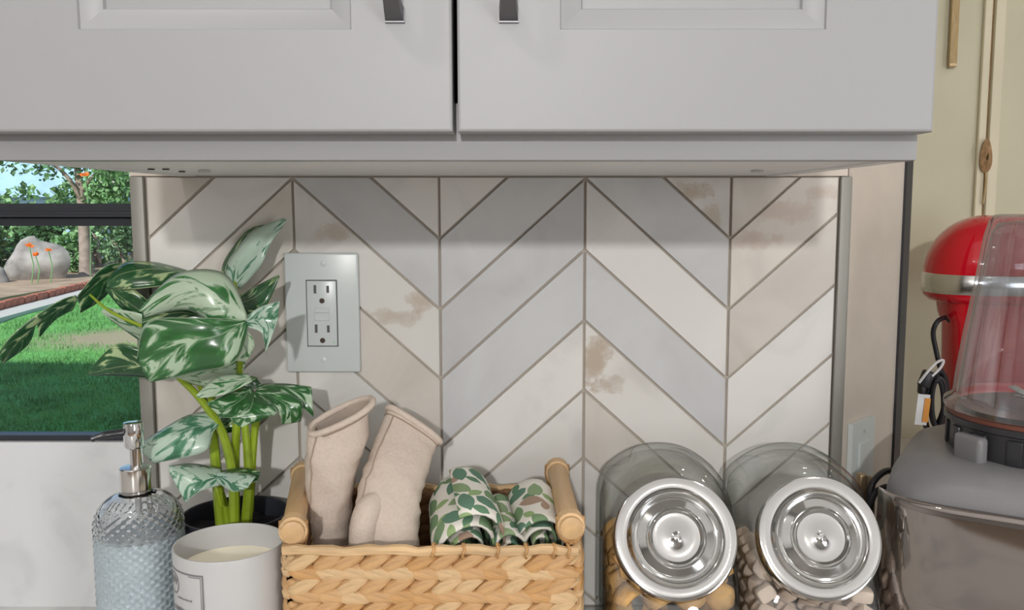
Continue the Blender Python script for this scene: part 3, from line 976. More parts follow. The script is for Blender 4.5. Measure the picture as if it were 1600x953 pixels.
# far left leaf, folded and hanging, split once
leaf([([(196, 412, .005), (160, 435, -.01), (122, 468, -.02)], [(196, 410, .005), (160, 418, -.015), (121, 462, -.028)], [(196, 414, .005), (166, 462, .0), (126, 489, -.012)], .12),
      ([(122, 466, -.02), (90, 484, -.03), (58, 505, -.036)], [(118, 461, -.022), (92, 470, -.038), (58, 492, -.042)], [(114, 484, -.012), (86, 500, -.02), (62, 527, -.024)], .1),
      ([(66, 500, -.035), (30, 532, -.045), (3, 566, -.05)], [(62, 488, -.04), (20, 522, -.055), (-6, 556, -.055)], [(57, 500, -.022), (45, 537, -.03), (5, 568, -.045)], .14)], L['leaf_dark'])
# leaf behind, catching the sky, with long lobes reaching down
leaf([([(290, 426, -.01), (240, 420, -.02), (190, 428, -.03), (166, 446, -.03)], [(292, 422, .0), (245, 410, .0), (196, 411, -.012), (165, 440, -.03)], [(286, 440, -.02), (245, 448, -.035), (205, 452, -.04), (168, 452, -.03)], .15),
      ([(168, 448, -.03), (200, 472, -.036), (238, 498, -.03)], [(180, 434, -.03), (214, 455, -.036), (242, 480, -.03)], [(164, 452, -.03), (192, 484, -.03), (226, 505, -.026)], .1),
      ([(290, 432, -.01), (276, 452, -.03), (255, 474, -.035)], [(306, 428, -.01), (292, 448, -.03), (262, 478, -.035)], [(272, 428, -.01), (262, 446, -.03), (246, 466, -.035)], .1)], L['leaf_dark'])
leaf([([(345, 505, -.07), (285, 488, -.075), (222, 500, -.075)], [(345, 490, -.07), (285, 470, -.075), (222, 488, -.075)], [(345, 520, -.07), (285, 515, -.075), (222, 512, -.075)], .1)], L['leaf_dark'])
# small dark tip above the big leaf
leaf([([(318, 440, .01), (318, 425, .012), (316, 413, .012)], [(305, 440, .01), (307, 424, .012), (313, 414, .012)], [(332, 440, .01), (330, 424, .012), (322, 415, .012)], .1)], L['leaf_dark'])
# pale blade under it pointing left
leaf([([(250, 530, -.02), (205, 508, -.03), (158, 486, -.03)], [(252, 500, -.03), (212, 488, -.036), (166, 480, -.03)], [(246, 548, -.02), (212, 528, -.022), (160, 490, -.03)], .1)], L['leaf_pale'])
# leaf pointing left above the soap pump
leaf([([(248, 574, -.05), (195, 572, -.055), (136, 584, -.055)], [(252, 560, -.06), (186, 536, -.06), (136, 583, -.055)], [(246, 592, -.045), (200, 588, -.045), (138, 586, -.052)], .16)], L['leaf_dark'])
# the big leaf in front: pale upper lobe, green lower lobe, pale right lobe
BF = -.118
leaf([([(384, 502, BF), (340, 468, BF - .012), (285, 452, BF - .012), (224, 488, BF - .004)], [(386, 492, BF), (352, 428, BF + .006), (276, 428, BF - .002), (216, 486, BF - .004)], [(378, 510, BF), (340, 512, BF - .008), (292, 484, BF - .006), (226, 496, BF)], .14)], L['leaf_pale'], 22, 11)
leaf([([(384, 502, BF), (340, 524, BF - .02), (285, 540, BF - .024), (230, 594, BF - .012)], [(382, 498, BF), (320, 497, BF - .02), (232, 502, BF - .02), (214, 560, BF - .014)], [(388, 512, BF), (366, 566, BF - .016), (300, 584, BF - .016), (236, 597, BF - .012)], .12)], L['leaf_mid'], 22, 11)
leaf([([(380, 503, BF), (408, 500, BF + .012), (434, 500, BF + .014)], [(380, 498, BF), (406, 480, BF + .01), (437, 470, BF + .012)], [(378, 510, BF), (408, 520, BF + .006), (415, 552, BF + .004)], .1)], L['leaf_ghost'])
leaf([([(372, 508, BF), (378, 530, BF + .004), (384, 565, BF + .01)], [(366, 510, BF), (360, 540, BF + .004), (352, 562, BF + .008)], [(380, 506, BF), (398, 536, BF + .006), (389, 558, BF + .01)], .1)], L['leaf_pale'])
# upright bluish leaf at the top right, tip split in two
leaf([([(366, 446, -.02), (388, 405, -.03), (415, 370, -.03), (446, 342, -.025)], [(352, 434, -.02), (356, 408, -.02), (394, 362, -.02), (442, 341, -.025)], [(376, 452, -.022), (408, 414, -.036), (422, 382, -.034), (448, 346, -.025)], .18)], L['leaf_ghost'], 20, 9)
leaf([([(360, 444, -.012), (368, 402, -.016), (392, 370, -.014), (414, 352, -.01)], [(346, 440, -.01), (350, 408, -.008), (384, 362, -.008), (412, 351, -.01)], [(366, 444, -.014), (380, 410, -.02), (402, 376, -.018), (418, 354, -.01)], .12)], L['leaf_dark'])
# dark leaf pointing right
leaf([([(374, 474, -.05), (402, 462, -.054), (436, 431, -.05)], [(374, 462, -.045), (402, 446, -.046), (436, 429, -.05)], [(384, 492, -.052), (412, 486, -.058), (437, 433, -.05)], .16)], L['leaf_dark'])
# shaded leaf under the big one
leaf([([(268, 588, -.07), (320, 584, -.07), (384, 566, -.07)], [(262, 580, -.07), (320, 562, -.08), (384, 540, -.075)], [(268, 592, -.066), (330, 604, -.066), (380, 580, -.07)], .1)], L['leaf_pale'])
# thin pale leaf
leaf([([(392, 590, -.085), (350, 604, -.095), (308, 620, -.1)], [(388, 584, -.08), (340, 588, -.088), (306, 618, -.1)], [(394, 596, -.09), (352, 616, -.1), (312, 622, -.1)], .12)], L['leaf_pale'])
# wide leaf drooping over the outlet side
leaf([([(392, 606, -.07), (380, 622, -.09), (352, 640, -.105), (330, 638, -.1)], [(380, 606, -.07), (362, 612, -.085), (340, 622, -.1), (322, 630, -.1)], [(402, 618, -.075), (402, 642, -.105), (372, 652, -.115), (345, 652, -.108)], .1),
      ([(396, 614, -.075), (394, 632, -.1), (384, 650, -.112), (378, 668, -.112)], [(386, 616, -.08), (368, 634, -.1), (358, 648, -.11), (366, 662, -.112)], [(408, 614, -.075), (428, 634, -.1), (430, 648, -.104), (384, 664, -.112)], .1),
      ([(398, 612, -.075), (430, 622, -.085), (452, 640, -.09), (452, 662, -.088)], [(404, 606, -.07), (440, 612, -.08), (472, 628, -.084), (470, 658, -.084)], [(398, 618, -.078), (424, 632, -.095), (438, 650, -.095), (440, 662, -.09)], .12),
      ([(400, 606, -.066), (440, 604, -.07), (488, 620, -.074)], [(404, 600, -.06), (442, 599, -.06), (486, 604, -.07)], [(404, 612, -.07), (448, 618, -.08), (490, 652, -.078)], .1)], L['leaf_mid'])
leaf([([(400, 606, -.064), (384, 596, -.066), (396, 588, -.066)], [(412, 604, -.06), (404, 594, -.06), (402, 590, -.06)], [(388, 610, -.066), (372, 600, -.07), (390, 588, -.07)], .1)], L['leaf_dark'])
# pale bluish leaf reaching left behind the pump, its dark half behind the stems
leaf([([(345, 660, -.07), (290, 672, -.09), (222, 708, -.1)], [(345, 640, -.06), (290, 650, -.07), (224, 690, -.09)], [(332, 676, -.08), (318, 706, -.1), (240, 724, -.1)], .12)], L['leaf_ghost'])
leaf([([(330, 668, -.05), (362, 664, -.05), (386, 662, -.045)], [(338, 640, -.04), (362, 648, -.04), (388, 652, -.045)], [(330, 676, -.052), (358, 676, -.05), (384, 666, -.045)], .1)], L['leaf_dark'])
# low leaf over the pot
leaf([([(345, 746, -.09), (310, 746, -.105), (264, 736, -.105)], [(345, 732, -.08), (300, 724, -.085), (264, 728, -.1)], [(345, 758, -.095), (312, 768, -.112), (290, 786, -.112)], .1),
      ([(338, 744, -.092), (368, 752, -.112), (390, 758, -.112)], [(338, 738, -.09), (372, 738, -.1), (400, 744, -.105)], [(338, 752, -.096), (364, 768, -.116), (388, 762, -.114)], .1)], L['leaf_ghost'])
leaf([([(342, 742, -.09), (374, 739, -.09), (406, 742, -.09)], [(342, 736, -.08), (376, 731, -.08), (406, 736, -.088)], [(346, 748, -.095), (380, 756, -.105), (402, 752, -.098)], .12)], L['leaf_dark'])

# ================================================================== SOAP DISPENSER
DY = -0.125
dc = at(218, 830, DY)
dr = 65.0 / F * (DY - EYE.y + 0.04)
soap = thing('soap_dispenser', (dc.x, DY, 0), 'dimpled clear glass soap bottle with a chrome pump below the window', 'dispenser')
zsh = zat(770, DY)                     # top of the shoulder
zliq = zat(856, DY - dr)
nA = 34
def bottle_r(z):
    # body, shoulder dome
    zs = zsh - 0.030
    if z < 0.006: return dr * (0.93 + 0.07 * z / 0.006)
    if z < zs: return dr
    q = (z - zs) / 0.030
    return dr * (0.34 + 0.66 * sqrt(max(0, 1 - q ** 2.2)))
b = MB()
nz, na = 210, 200
P = []
for i in range(nz + 1):
    z = 0.0008 + (zsh - 0.001) * i / nz
    r_ = bottle_r(z)
    row = []
    amp = 0.0010 * min(1, max(0, (zsh - 0.006 - z) / 0.012)) * min(1, z / 0.01)
    for j in range(na):
        a = 2 * pi * j / na
        k = cos(a * 25) * cos(z * 840)
        rr = r_ + amp * (k - 0.4)
        row.append(Vector((dc.x + rr * cos(a), DY + rr * sin(a), z)))
    P.append(row)
b.grid(P, nz + 1, na, True)
b.add([Vector((dc.x + dr * .93 * cos(2 * pi * j / 32), DY + dr * .93 * sin(2 * pi * j / 32), 0.0008)) for j in range(32)], [tuple(range(32))])
bo = b.build('bottle', M['bottle'], soap, angle=180)
# inner wall of the glass, facing the hollow
b = MB()
b.lathe([(.006, zliq + .0006)] + [(max(bottle_r(z) - .0034, .006), z) for z in [zliq + .0006 + (zsh - 0.003 - zliq) * i / 40 for i in range(41)]], (dc.x, DY, 0), 60)
bi = b.build('inner', M['bottle'], soap, angle=180)
bm = bmesh.new(); bm.from_mesh(bi.data); bmesh.ops.reverse_faces(bm, faces=bm.faces[:]); bm.from_mesh(bo.data)
bm.to_mesh(bo.data); bm.free(); bpy.data.objects.remove(bi)
bo.data.shade_smooth()
b = MB()
P = []
for i in range(171):
    z = 0.005 + (zliq - 0.005) * i / 170
    row = []
    for j in range(200):
        a = 2 * pi * j / 200
        rr = dr - .0040 + .0019 * cos(a * 25) * cos(z * 840)
        row.append(Vector((dc.x + rr * cos(a), DY + rr * sin(a), z)))
    P.append(row)
b.grid(P, 171, 200, True); b.add(P[0], [tuple(range(200))]); b.add(P[-1], [tuple(range(200))])
b.build('liquid_soap', M['soap'], soap)
b = MB(); b.tube([(dc.x, DY, 0.012), (dc.x, DY, zsh)], 0.0028, 10); b.build('dip_tube', M['tube'], soap)
zc0, zc1 = zsh - 0.001, zat(729, DY)
rc = 23.0 / F * (DY - EYE.y)
b = MB(); b.lathe([(rc * 1.02, zc0), (rc * 1.05, zc0 + .001), (rc * 1.05, zc1 - .001), (rc * .98, zc1), (rc * .6, zc1 + .0006)], (dc.x - 0.001, DY, 0), 36)
b.build('collar', M['nickel'], soap)
zh0, zh1 = zat(698, DY), zat(660, DY)
rh = 15.0 / F * (DY - EYE.y)
b = MB(); b.lathe([(rh * .62, zc1), (rh * .62, zh0)], (dc.x, DY, 0), 24)
b.build('piston', M['chrome'], soap)
b = MB(); b.lathe([(rh * .8, zh0 - .001), (rh, zh0 + .001), (rh * 1.02, zh1 - .002), (rh * .95, zh1), (rh * .6, zh1 + .0006)], (dc.x - 0.0012, DY, 0), 28)
b.build('pump_head', M['chrome'], soap)
b = MB(); b.tube(smoothpath([(dc.x - rh * .6, DY, zat(674, DY)), at(188, 676, DY - .004), at(162, 680, DY - .012), at(143, 686, DY - .016)], 12), [0.0036] * 5 + [0.0034] * 4 + [0.0028] * 4, 10)
b.build('spout', M['gunmetal'], soap)

# ================================================================== CANDLE
KY = -0.168
kc = at(358.5, 846, KY)
kr = 82.0 / F * (KY - EYE.y + 0.05)
kz = kc.z
can = thing('candle', (kc.x, KY, 0), 'white frosted glass candle with a printed label left of the basket', 'candle')
b = MB()
b.lathe([(kr * .93, 0.0008), (kr * .97, 0.003), (kr * .985, kz * .5), (kr, kz - .0015), (kr * .99, kz), (kr * .965, kz), (kr * .955, kz - .002), (kr * .945, kz - .02), (kr * .94, kz * .5), (kr * .9, kz * .45)], (kc.x, KY, 0), 64, cap1=True)
b.build('glass_tumbler', M['frost'], can)
b = MB(); wz = kz - 0.0215
b.lathe([(kr * .93, kz * .5), (kr * .938, wz + .0008), (kr * .90, wz), (kr * .3, wz - .0006), (kr * .02, wz - .0006)], (kc.x, KY, 0), 48)
b.build('wax', M['wax'], can)
def band(z0, z1, a0, a1, rr, n=30):
    P = []
    for i in range(n + 1):
        a = a0 + (a1 - a0) * i / n
        x, y = kc.x + rr * sin(a), KY - rr * cos(a)
        P.append([Vector((x, y, z0)), Vector((x, y, z1))])
    bb = MB(); bb.grid(P, n + 1, 2); return bb
def ang_of(px):
    return math.asin(max(-1, min(1, (px - 358.5) / 82.0)))
rl = kr * 1.0015
ztop = zat(900, KY - kr)
aR = ang_of(347); aL = -2.05
b = band(ztop - .0017, ztop, aL, aR, rl)
z0l = 0.018
b2 = band(z0l, ztop, aR - 0.035, aR, rl, 3); b.add(b2.v, b2.f)
b2 = band(z0l, ztop, aL, aL + 0.035, rl, 3); b.add(b2.v, b2.f)
b2 = band(z0l, z0l + .0014, aL, aR, rl); b.add(b2.v, b2.f)
b.build('label_border', M['ink'], can)
b = band(ztop - .0031, ztop - .0023, aR - 0.32, aR - 0.055, rl)
b2 = band(z0l + .002, ztop - .0023, aR - 0.064, aR - 0.052, rl, 2); b.add(b2.v, b2.f)
# emblem ring
ac = ang_of(292.5); zcen = zat(916, KY - kr * .8)
P = []
for i in range(41):
    t_ = 2 * pi * i / 40
    row = []
    for q in (0.0083, 0.0095):
        a = ac + q * cos(t_) / kr
        row.append(Vector((kc.x + rl * sin(a), KY - rl * cos(a), zcen + q * sin(t_))))
    P.append(row)
b.grid(P, 41, 2)
def letters(txt, a_mid, zb, size, bb):
    """print text round the tumbler"""
    cu = bpy.data.curves.new('txt', 'FONT'); cu.body = txt; cu.size = size; cu.offset = .0003; cu.align_x = 'CENTER'
    ob = bpy.data.objects.new('txt', cu); COL.objects.link(ob)
    bpy.context.view_layer.update(); dg = bpy.context.evaluated_depsgraph_get()
    me = bpy.data.meshes.new_from_object(ob.evaluated_get(dg))
    vs = []
    for q in me.vertices:
        a = a_mid + q.co.x / kr
        vs.append(Vector((kc.x + rl * 1.0005 * sin(a), KY - rl * 1.0005 * cos(a), zb + q.co.y)))
    bb.add(vs, [tuple(f.vertices) for f in me.polygons])
    bpy.data.objects.remove(ob); bpy.data.curves.remove(cu); bpy.data.meshes.remove(me)
letters('RW', ac - 0.02, zcen - 0.001, 0.0105, b)
b.build('label_print', M['ink'], can, smooth=False)
# rows of fine illegible print: short strokes
b = MB(); rr_ = random.Random(4)
for (zrow, hh, pa, pb) in [(zat(943, KY - kr) + .0, .0016, 300, 326), (zat(962, KY - kr), .004, 290, 330)]:
    a = ang_of(pa)
    while a < ang_of(pb):
        w = rr_.uniform(.012, .03)
        b2 = band(zrow - hh / 2, zrow + hh / 2 * rr_.uniform(.6, 1.3), a, a + w, rl, 2); b.add(b2.v, b2.f)
        a += w + .014
b.build('label_fine_print', M['ink'], can, smooth=False)

# ================================================================== BASKET
FB, BBK = -0.20, -0.032                # front and back faces
zbk = 0.427 - 0.3786 * 0.0             # placeholder, set below
ztopF = zat(853, FB)
bx0, bx1 = xat(437, 860, FB), xat(909, 860, FB)
bz = ztopF
bas = thing('basket', ((bx0 + bx1) / 2, (FB + BBK) / 2, 0), 'rectangular woven water hyacinth basket with wooden dowel handles', 'basket')
b = MB()
th = 0.007
b.bb(bx0 + .004, bx1 - .004, FB + .004, FB + .004 + th, 0.004, bz - .004)
b.bb(bx0 + .004, bx1 - .004, BBK - .004 - th, BBK - .004, 0.004, bz - .004)
b.bb(bx0 + .004, bx0 + .004 + th, FB + .004, BBK - .004, 0.004, bz - .004)
b.bb(bx1 - .004 - th, bx1 - .004, FB + .004, BBK - .004, 0.004, bz - .004)
b.bb(bx0 + .004, bx1 - .004, FB + .004, BBK - .004, 0.002, 0.010)
b.build('core', M['rattan_shaded'], bas, smooth=False)
# woven strands: fat lens shaped loops; rows alternate their slant and so make a braid
def strand_mesh(seed):
    rg = random.Random(seed)
    bb = MB()
    nu, nvv = 9, 8
    P = []
    for i in range(nu):
        u = -1 + 2 * i / (nu - 1)
        w = (1 - abs(u) ** 2.3) ** 0.75 + 0.02
        row = []
        for j in range(nvv):
            a = 2 * pi * j / nvv
            row.append(Vector((0.0185 * u, 0.0074 * w * sin(a) - 0.0016 * u * u, 0.0086 * w * cos(a) + 0.0022 * sin(u * 2.2 + rg.uniform(-.3, .3)))))
        P.append(row)
    bb.grid(P, nu, nvv, True)
    me_o = bb.build('strand_source', M['rattan'], None)
    me = me_o.data
    bpy.data.objects.remove(me_o)
    return me
SM = []
for k, mm in enumerate(['rattan', 'rattan2', 'rattan3', 'rattan2', 'rattan']):
    me = strand_mesh(k); me.name = 'strand'; me.materials.clear(); me.materials.append(M[mm]); SM.append(me)
rb = random.Random(11)
me = strand_mesh(9); me.name = 'strand'; me.materials.clear(); me.materials.append(M['rattan_shaded']); SMD = [me]
def strand(p, tilt, yaw, s=1.0, ms=None):
    o = bpy.data.objects.new('strand', rb.choice(ms or SM))
    COL.objects.link(o); o.parent = bas
    o.location = Vector(p) - bas.location
    o.rotation_euler = (rb.uniform(-.1, .1), tilt, yaw)
    o.scale = (s * rb.uniform(.95, 1.1), 1.0, s * rb.uniform(.93, 1.08))
rowh = 0.0102
nr = int((bz - 0.018) / rowh)
for r_ in range(nr):
    z = bz - 0.0135 - r_ * rowh
    tl = -0.33 if r_ % 2 == 0 else 0.29
    n = 11
    stp = (bx1 - bx0 - 0.034) / n
    for i in range(n + 1):
        x = bx0 + 0.019 + (i + (0.15 if r_ % 2 else 0.0) + rb.uniform(-.08, .08)) * stp
        if x > bx1 - 0.018: x = bx1 - 0.018
        strand((x, FB + .002, z + rb.uniform(-.001, .001)), tl, 0, 0.86)
    if r_ < 9:
        for i in range(9):      # back panel, seen from inside, in the shade-darkened colour
            strand((bx0 + 0.02 + i * (bx1 - bx0 - .04) / 8, BBK - .013, z + .002), tl, 0, 0.9, SMD)
    if r_ < 9:
        for (xs, yw) in ((bx0 + .0085, -pi / 4), (bx1 - .0085, pi / 4)):
            strand((xs, FB + .0085, z), tl * .4, yw, 0.5)
        for xs in (bx0 + .0045, bx1 - .0045):
            for i in range(6):
                strand((xs, FB + 0.016 + i * (BBK - FB - .032) / 5, z), tl, pi / 2, 0.9)
# rims with their lashings
def rim(p, q, r_=0.0036):
    b = MB(); pts = []
    for i in range(25):
        t_ = i / 24
        pts.append(Vector(p).lerp(Vector(q), t_) + Vector((0, 0, 0.0009 * sin(t_ * 23) + .0006 * sin(t_ * 51))))
    b.tube(pts, [r_ * (1 + .12 * sin(i * 2.1)) for i in range(25)], 8)
    return b.build('rim', M['rattan2'], bas)
rim((bx0 + .003, FB - .001, bz - .0035), (bx1 - .003, FB - .001, bz - .0035), .0044)
rim((bx0 + .003, BBK - .005, bz - .002), (bx1 - .003, BBK - .005, bz - .002))
rim((bx0 + .004, FB + .003, bz - .003), (bx0 + .004, BBK - .005, bz - .003))
rim((bx1 - .004, FB + .003, bz - .003), (bx1 - .004, BBK - .005, bz - .003))
for px in (678, 725, 778, 822, 866, 888):
    x = xat(px, 856, FB)
    b = MB(); b.tube([Vector((x + .001 * sin(a * 3), FB - .001 - .0058 * cos(a), bz - .0038 + .0058 * sin(a))) for a in [i * 2 * pi / 12 for i in range(13)]], 0.0012, 6)
    b.build('lashing', M['rattan3'], bas)
# dowel handles, each on two lashed bands
for (pf, pb) in [((457, 826), (474, 741)), ((893, 816), (869, 738))]:
    f_ = at(pf[0], pf[1], FB - .003); k_ = at(pb[0], pb[1], BBK + .002)
    zz = max((f_.z + k_.z) / 2, bz + .0105); f_.z = zz; k_.z = zz
    d = (k_ - f_).normalized()
    hd_r = 0.0098
    b = MB()
    b.tube([f_ + d * .004, f_.lerp(k_, .5), k_ - d * .004], hd_r, 18)
    hnd = b.build('handle', M['dowel'], bas)
    hnd['label'] = 'pale wooden dowel handle'
    for (c, dd) in ((f_, d), (k_, -d)):
        b = MB(); b.tube([c + dd * .0035, c + dd * .004, c + dd * .017, c + dd * .0175], [hd_r * 1.05, hd_r * 1.2, hd_r * 1.2, hd_r * 1.05], 18)
        b.build('handle_band', M['rattan2'], hnd)
        b = MB(); b.tube([c - dd * .001, c - dd * .0005, c + dd * .008], [hd_r * .86, hd_r * .96, hd_r * .96], 18)
        b.build('end_cap', M['dowel'], hnd)
        sgn = c + dd * .011
        b = MB(); b.tube(smoothpath([sgn + Vector((-.0095, 0, .006)), sgn + Vector((-.009, 0, -.008)), sgn + Vector((0, 0, -.016)), sgn + Vector((.009, 0, -.008)), sgn + Vector((.0095, 0, .006))], 12), 0.0028, 6)
        b.build('handle_lashing', M['rattan3'], hnd)

# ================================================================== OVEN MITTS
def mitt(name, label, rings, seam_ang, hem, thumb=None):
    """rings: list of (px, py, Y, half_w_px, half_depth, roll) from inside the basket up to the cuff opening"""
    root_p = at(rings[0][0], rings[0][1], rings[0][2])
    o = thing(name, (root_p.x, root_p.y, 0.012), label, 'oven mitt', 'oatmeal oven mitts in the basket')
    C = [at(r[0], r[1], r[2]) for r in rings]
    N = 40
    cs = smoothpath(C, 30)
    ex = smoothpath([Vector((r[3] / F * (r[2] - EYE.y), r[4], r[5])) for r in rings], 30)
    P = []
    for i, c in enumerate(cs):
        t_ = (cs[min(i + 1, 30)] - cs[max(i - 1, 0)]).normalized()
        roll = ex[i].z
        side = Vector((cos(roll), 0, -sin(roll)))
        side = (side - t_ * side.dot(t_) * (1 - i / 30 * .0)).normalized() if i < 26 else side
        fw = t_.cross(side).normalized()
        row = []
        for j in range(N):
            a = 2 * pi * j / N
            wr = 1 + (0.02 * sin(3 * a + i * .7) + 0.016 * sin(i * 1.3 + 5 * a) + 0.02 * sin(i * 2.1 - 2 * a + len(label))) * (1.3 if i < 20 else .5)
            x = (abs(cos(a)) ** 0.85) * (1 if cos(a) > 0 else -1)
            y = (abs(sin(a)) ** 0.85) * (1 if sin(a) > 0 else -1)
            row.append(c + side * ex[i].x * x * wr + fw * ex[i].y * y * wr)
        P.append(row)
    # slant the opening
    b = MB(); b.grid(P, 31, N, True)
    b.add(P[0], [tuple(range(N))])
    # quilting creases
    b.build('shell', M['mitt'], o, angle=80)
    top = P[-1]; cc = sum(top, Vector()) / N
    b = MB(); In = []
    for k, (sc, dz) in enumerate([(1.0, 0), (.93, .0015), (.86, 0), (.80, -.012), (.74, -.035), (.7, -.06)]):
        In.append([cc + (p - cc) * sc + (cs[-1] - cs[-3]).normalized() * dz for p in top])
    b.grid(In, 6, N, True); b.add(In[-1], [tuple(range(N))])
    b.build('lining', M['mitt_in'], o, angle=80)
    b = MB(); path = [p + (p - cc).normalized() * .0005 for p in top]; path.append(path[0]); path.append(path[1])
    b.tube(path, 0.0032, 8, False); b.build('hem', M['mitt'], o, angle=80)
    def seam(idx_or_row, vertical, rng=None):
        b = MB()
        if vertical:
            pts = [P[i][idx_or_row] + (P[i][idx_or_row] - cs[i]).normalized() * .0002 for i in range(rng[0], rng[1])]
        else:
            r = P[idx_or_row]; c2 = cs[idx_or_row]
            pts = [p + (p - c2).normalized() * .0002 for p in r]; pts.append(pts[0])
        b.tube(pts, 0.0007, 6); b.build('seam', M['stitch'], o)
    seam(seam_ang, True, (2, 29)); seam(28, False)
    if thumb:
        ts = smoothpath([at(*q[:3]) for q in thumb], 12)
        b = MB(); b.tube(ts, [max(.003, .0125 * min(1, (i + .4) / 5) ** .6) for i in range(13)], 16)
        b.build('thumb', M['mitt'], o, angle=80)
    return o
mitt('oven_mitt', 'oatmeal cotton oven mitt, left of the pair standing in the basket',
     [(515, 895, -.115, 34, .016, 0), (512, 850, -.115, 34, .020, 0), (515, 790, -.118, 35, .022, 0), (519, 720, -.124, 42, .022, -.1), (528, 678, -.128, 48, .018, -.34), (533, 650, -.133, 54, .0145, -.44)], 26, None)
mitt('oven_mitt', 'oatmeal cotton oven mitt, right of the pair standing in the basket',
     [(603, 895, -.152, 50, .014, 0), (604, 845, -.147, 53, .018, 0), (606, 790, -.135, 51, .021, .1), (618, 740, -.118, 50, .020, .3), (632, 698, -.102, 48, .014, .5), (646, 664, -.088, 49, .009, .6)], 25, None,
     thumb=[(600, 770, -.140, .006), (580, 790, -.150, .016), (568, 825, -.157, .019), (568, 880, -.157, .016)])

# ================================================================== ROLLED TOWELS
def towel(label, front, back, r, turns, squash=1.0, phase=0.0):
    f_ = at(*front); k_ = at(*back)
    o = thing('rolled_towel', (f_.x, f_.y, 0.012), label, 'towel', 'leaf print towels rolled in the basket')
    ax = (k_ - f_); Ln = ax.length; ax.normalize()
    sx = ax.cross(Vector((0, 0, 1))).normalized(); sz = sx.cross(ax).normalized()
    nt_ = int(turns * 28); L_ = 14
    r0 = r * .12
    P = []; uvs = []
    arc = 0
    for i in range(nt_ + 1):
        a = 2 * pi * turns * i / nt_
        rr = r0 + (r - r0) * i / nt_
        arc += rr * (2 * pi * turns / nt_)
        rr *= 1 + .035 * sin(3 * a + phase)
        row = []
        for j in range(L_ + 1):
            v = j / L_
            # ends: front stays open, the back end is rounded in
            k = 1.0 - 0.45 * max(0, (v - .8) / .2) ** 2 - .05 * (1 - min(1, v / .12)) ** 2
            bulge = 1 + .05 * sin(v * 5 + phase)
            p = f_ + ax * (v * Ln + .0015 * sin(a * 2 + phase)) + sx * cos(a + phase) * rr * k * bulge + sz * sin(a + phase) * rr * k * bulge * squash
            row.append(p); uvs.append((arc / .0235, v * Ln / .0235 + phase))
        P.append(row)
    b = MB(); b.grid(P, nt_ + 1, L_ + 1, False, uvs)
    ob = b.build('cloth', M['towel'], o, angle=80)
    so = ob.modifiers.new('thick', 'SOLIDIFY'); so.thickness = 0.0018; so.offset = -1
    # puckered end plug
    b = MB()
    row = [f_ + ax * (Ln * .985) + (sx * cos(q) + sz * sin(q) * squash) * r * .56 for q in [i * 2 * pi / 24 for i in range(24)]]
    row2 = [f_ + ax * (Ln * 1.02) + (sx * cos(q) + sz * sin(q) * squash) * r * .3 for q in [i * 2 * pi / 24 for i in range(24)]]
    uv_ = [(i * .2, 0) for i in range(24)] + [(i * .2, .4) for i in range(24)]
    b.grid([row, row2], 2, 24, True, uv_); b.add(row2, [tuple(range(24))])
    b.build('cloth_end', M['towel'], o)
    return o
towel('leaf print towel roll, the fat left one beside the oven mitts', (733, 866, -.170), (712, 772, -.085), .0365, 3.2, 1.18, .6)
towel('leaf print towel roll, the low middle one of the three', (801, 866, -.165), (780, 792, -.085), .0225, 2.6, 1.15, 2.2)
towel('leaf print towel roll, the right one against the wooden handle', (849, 850, -.168), (829, 778, -.08), .0245, 2.8, 1.15, 4.0)

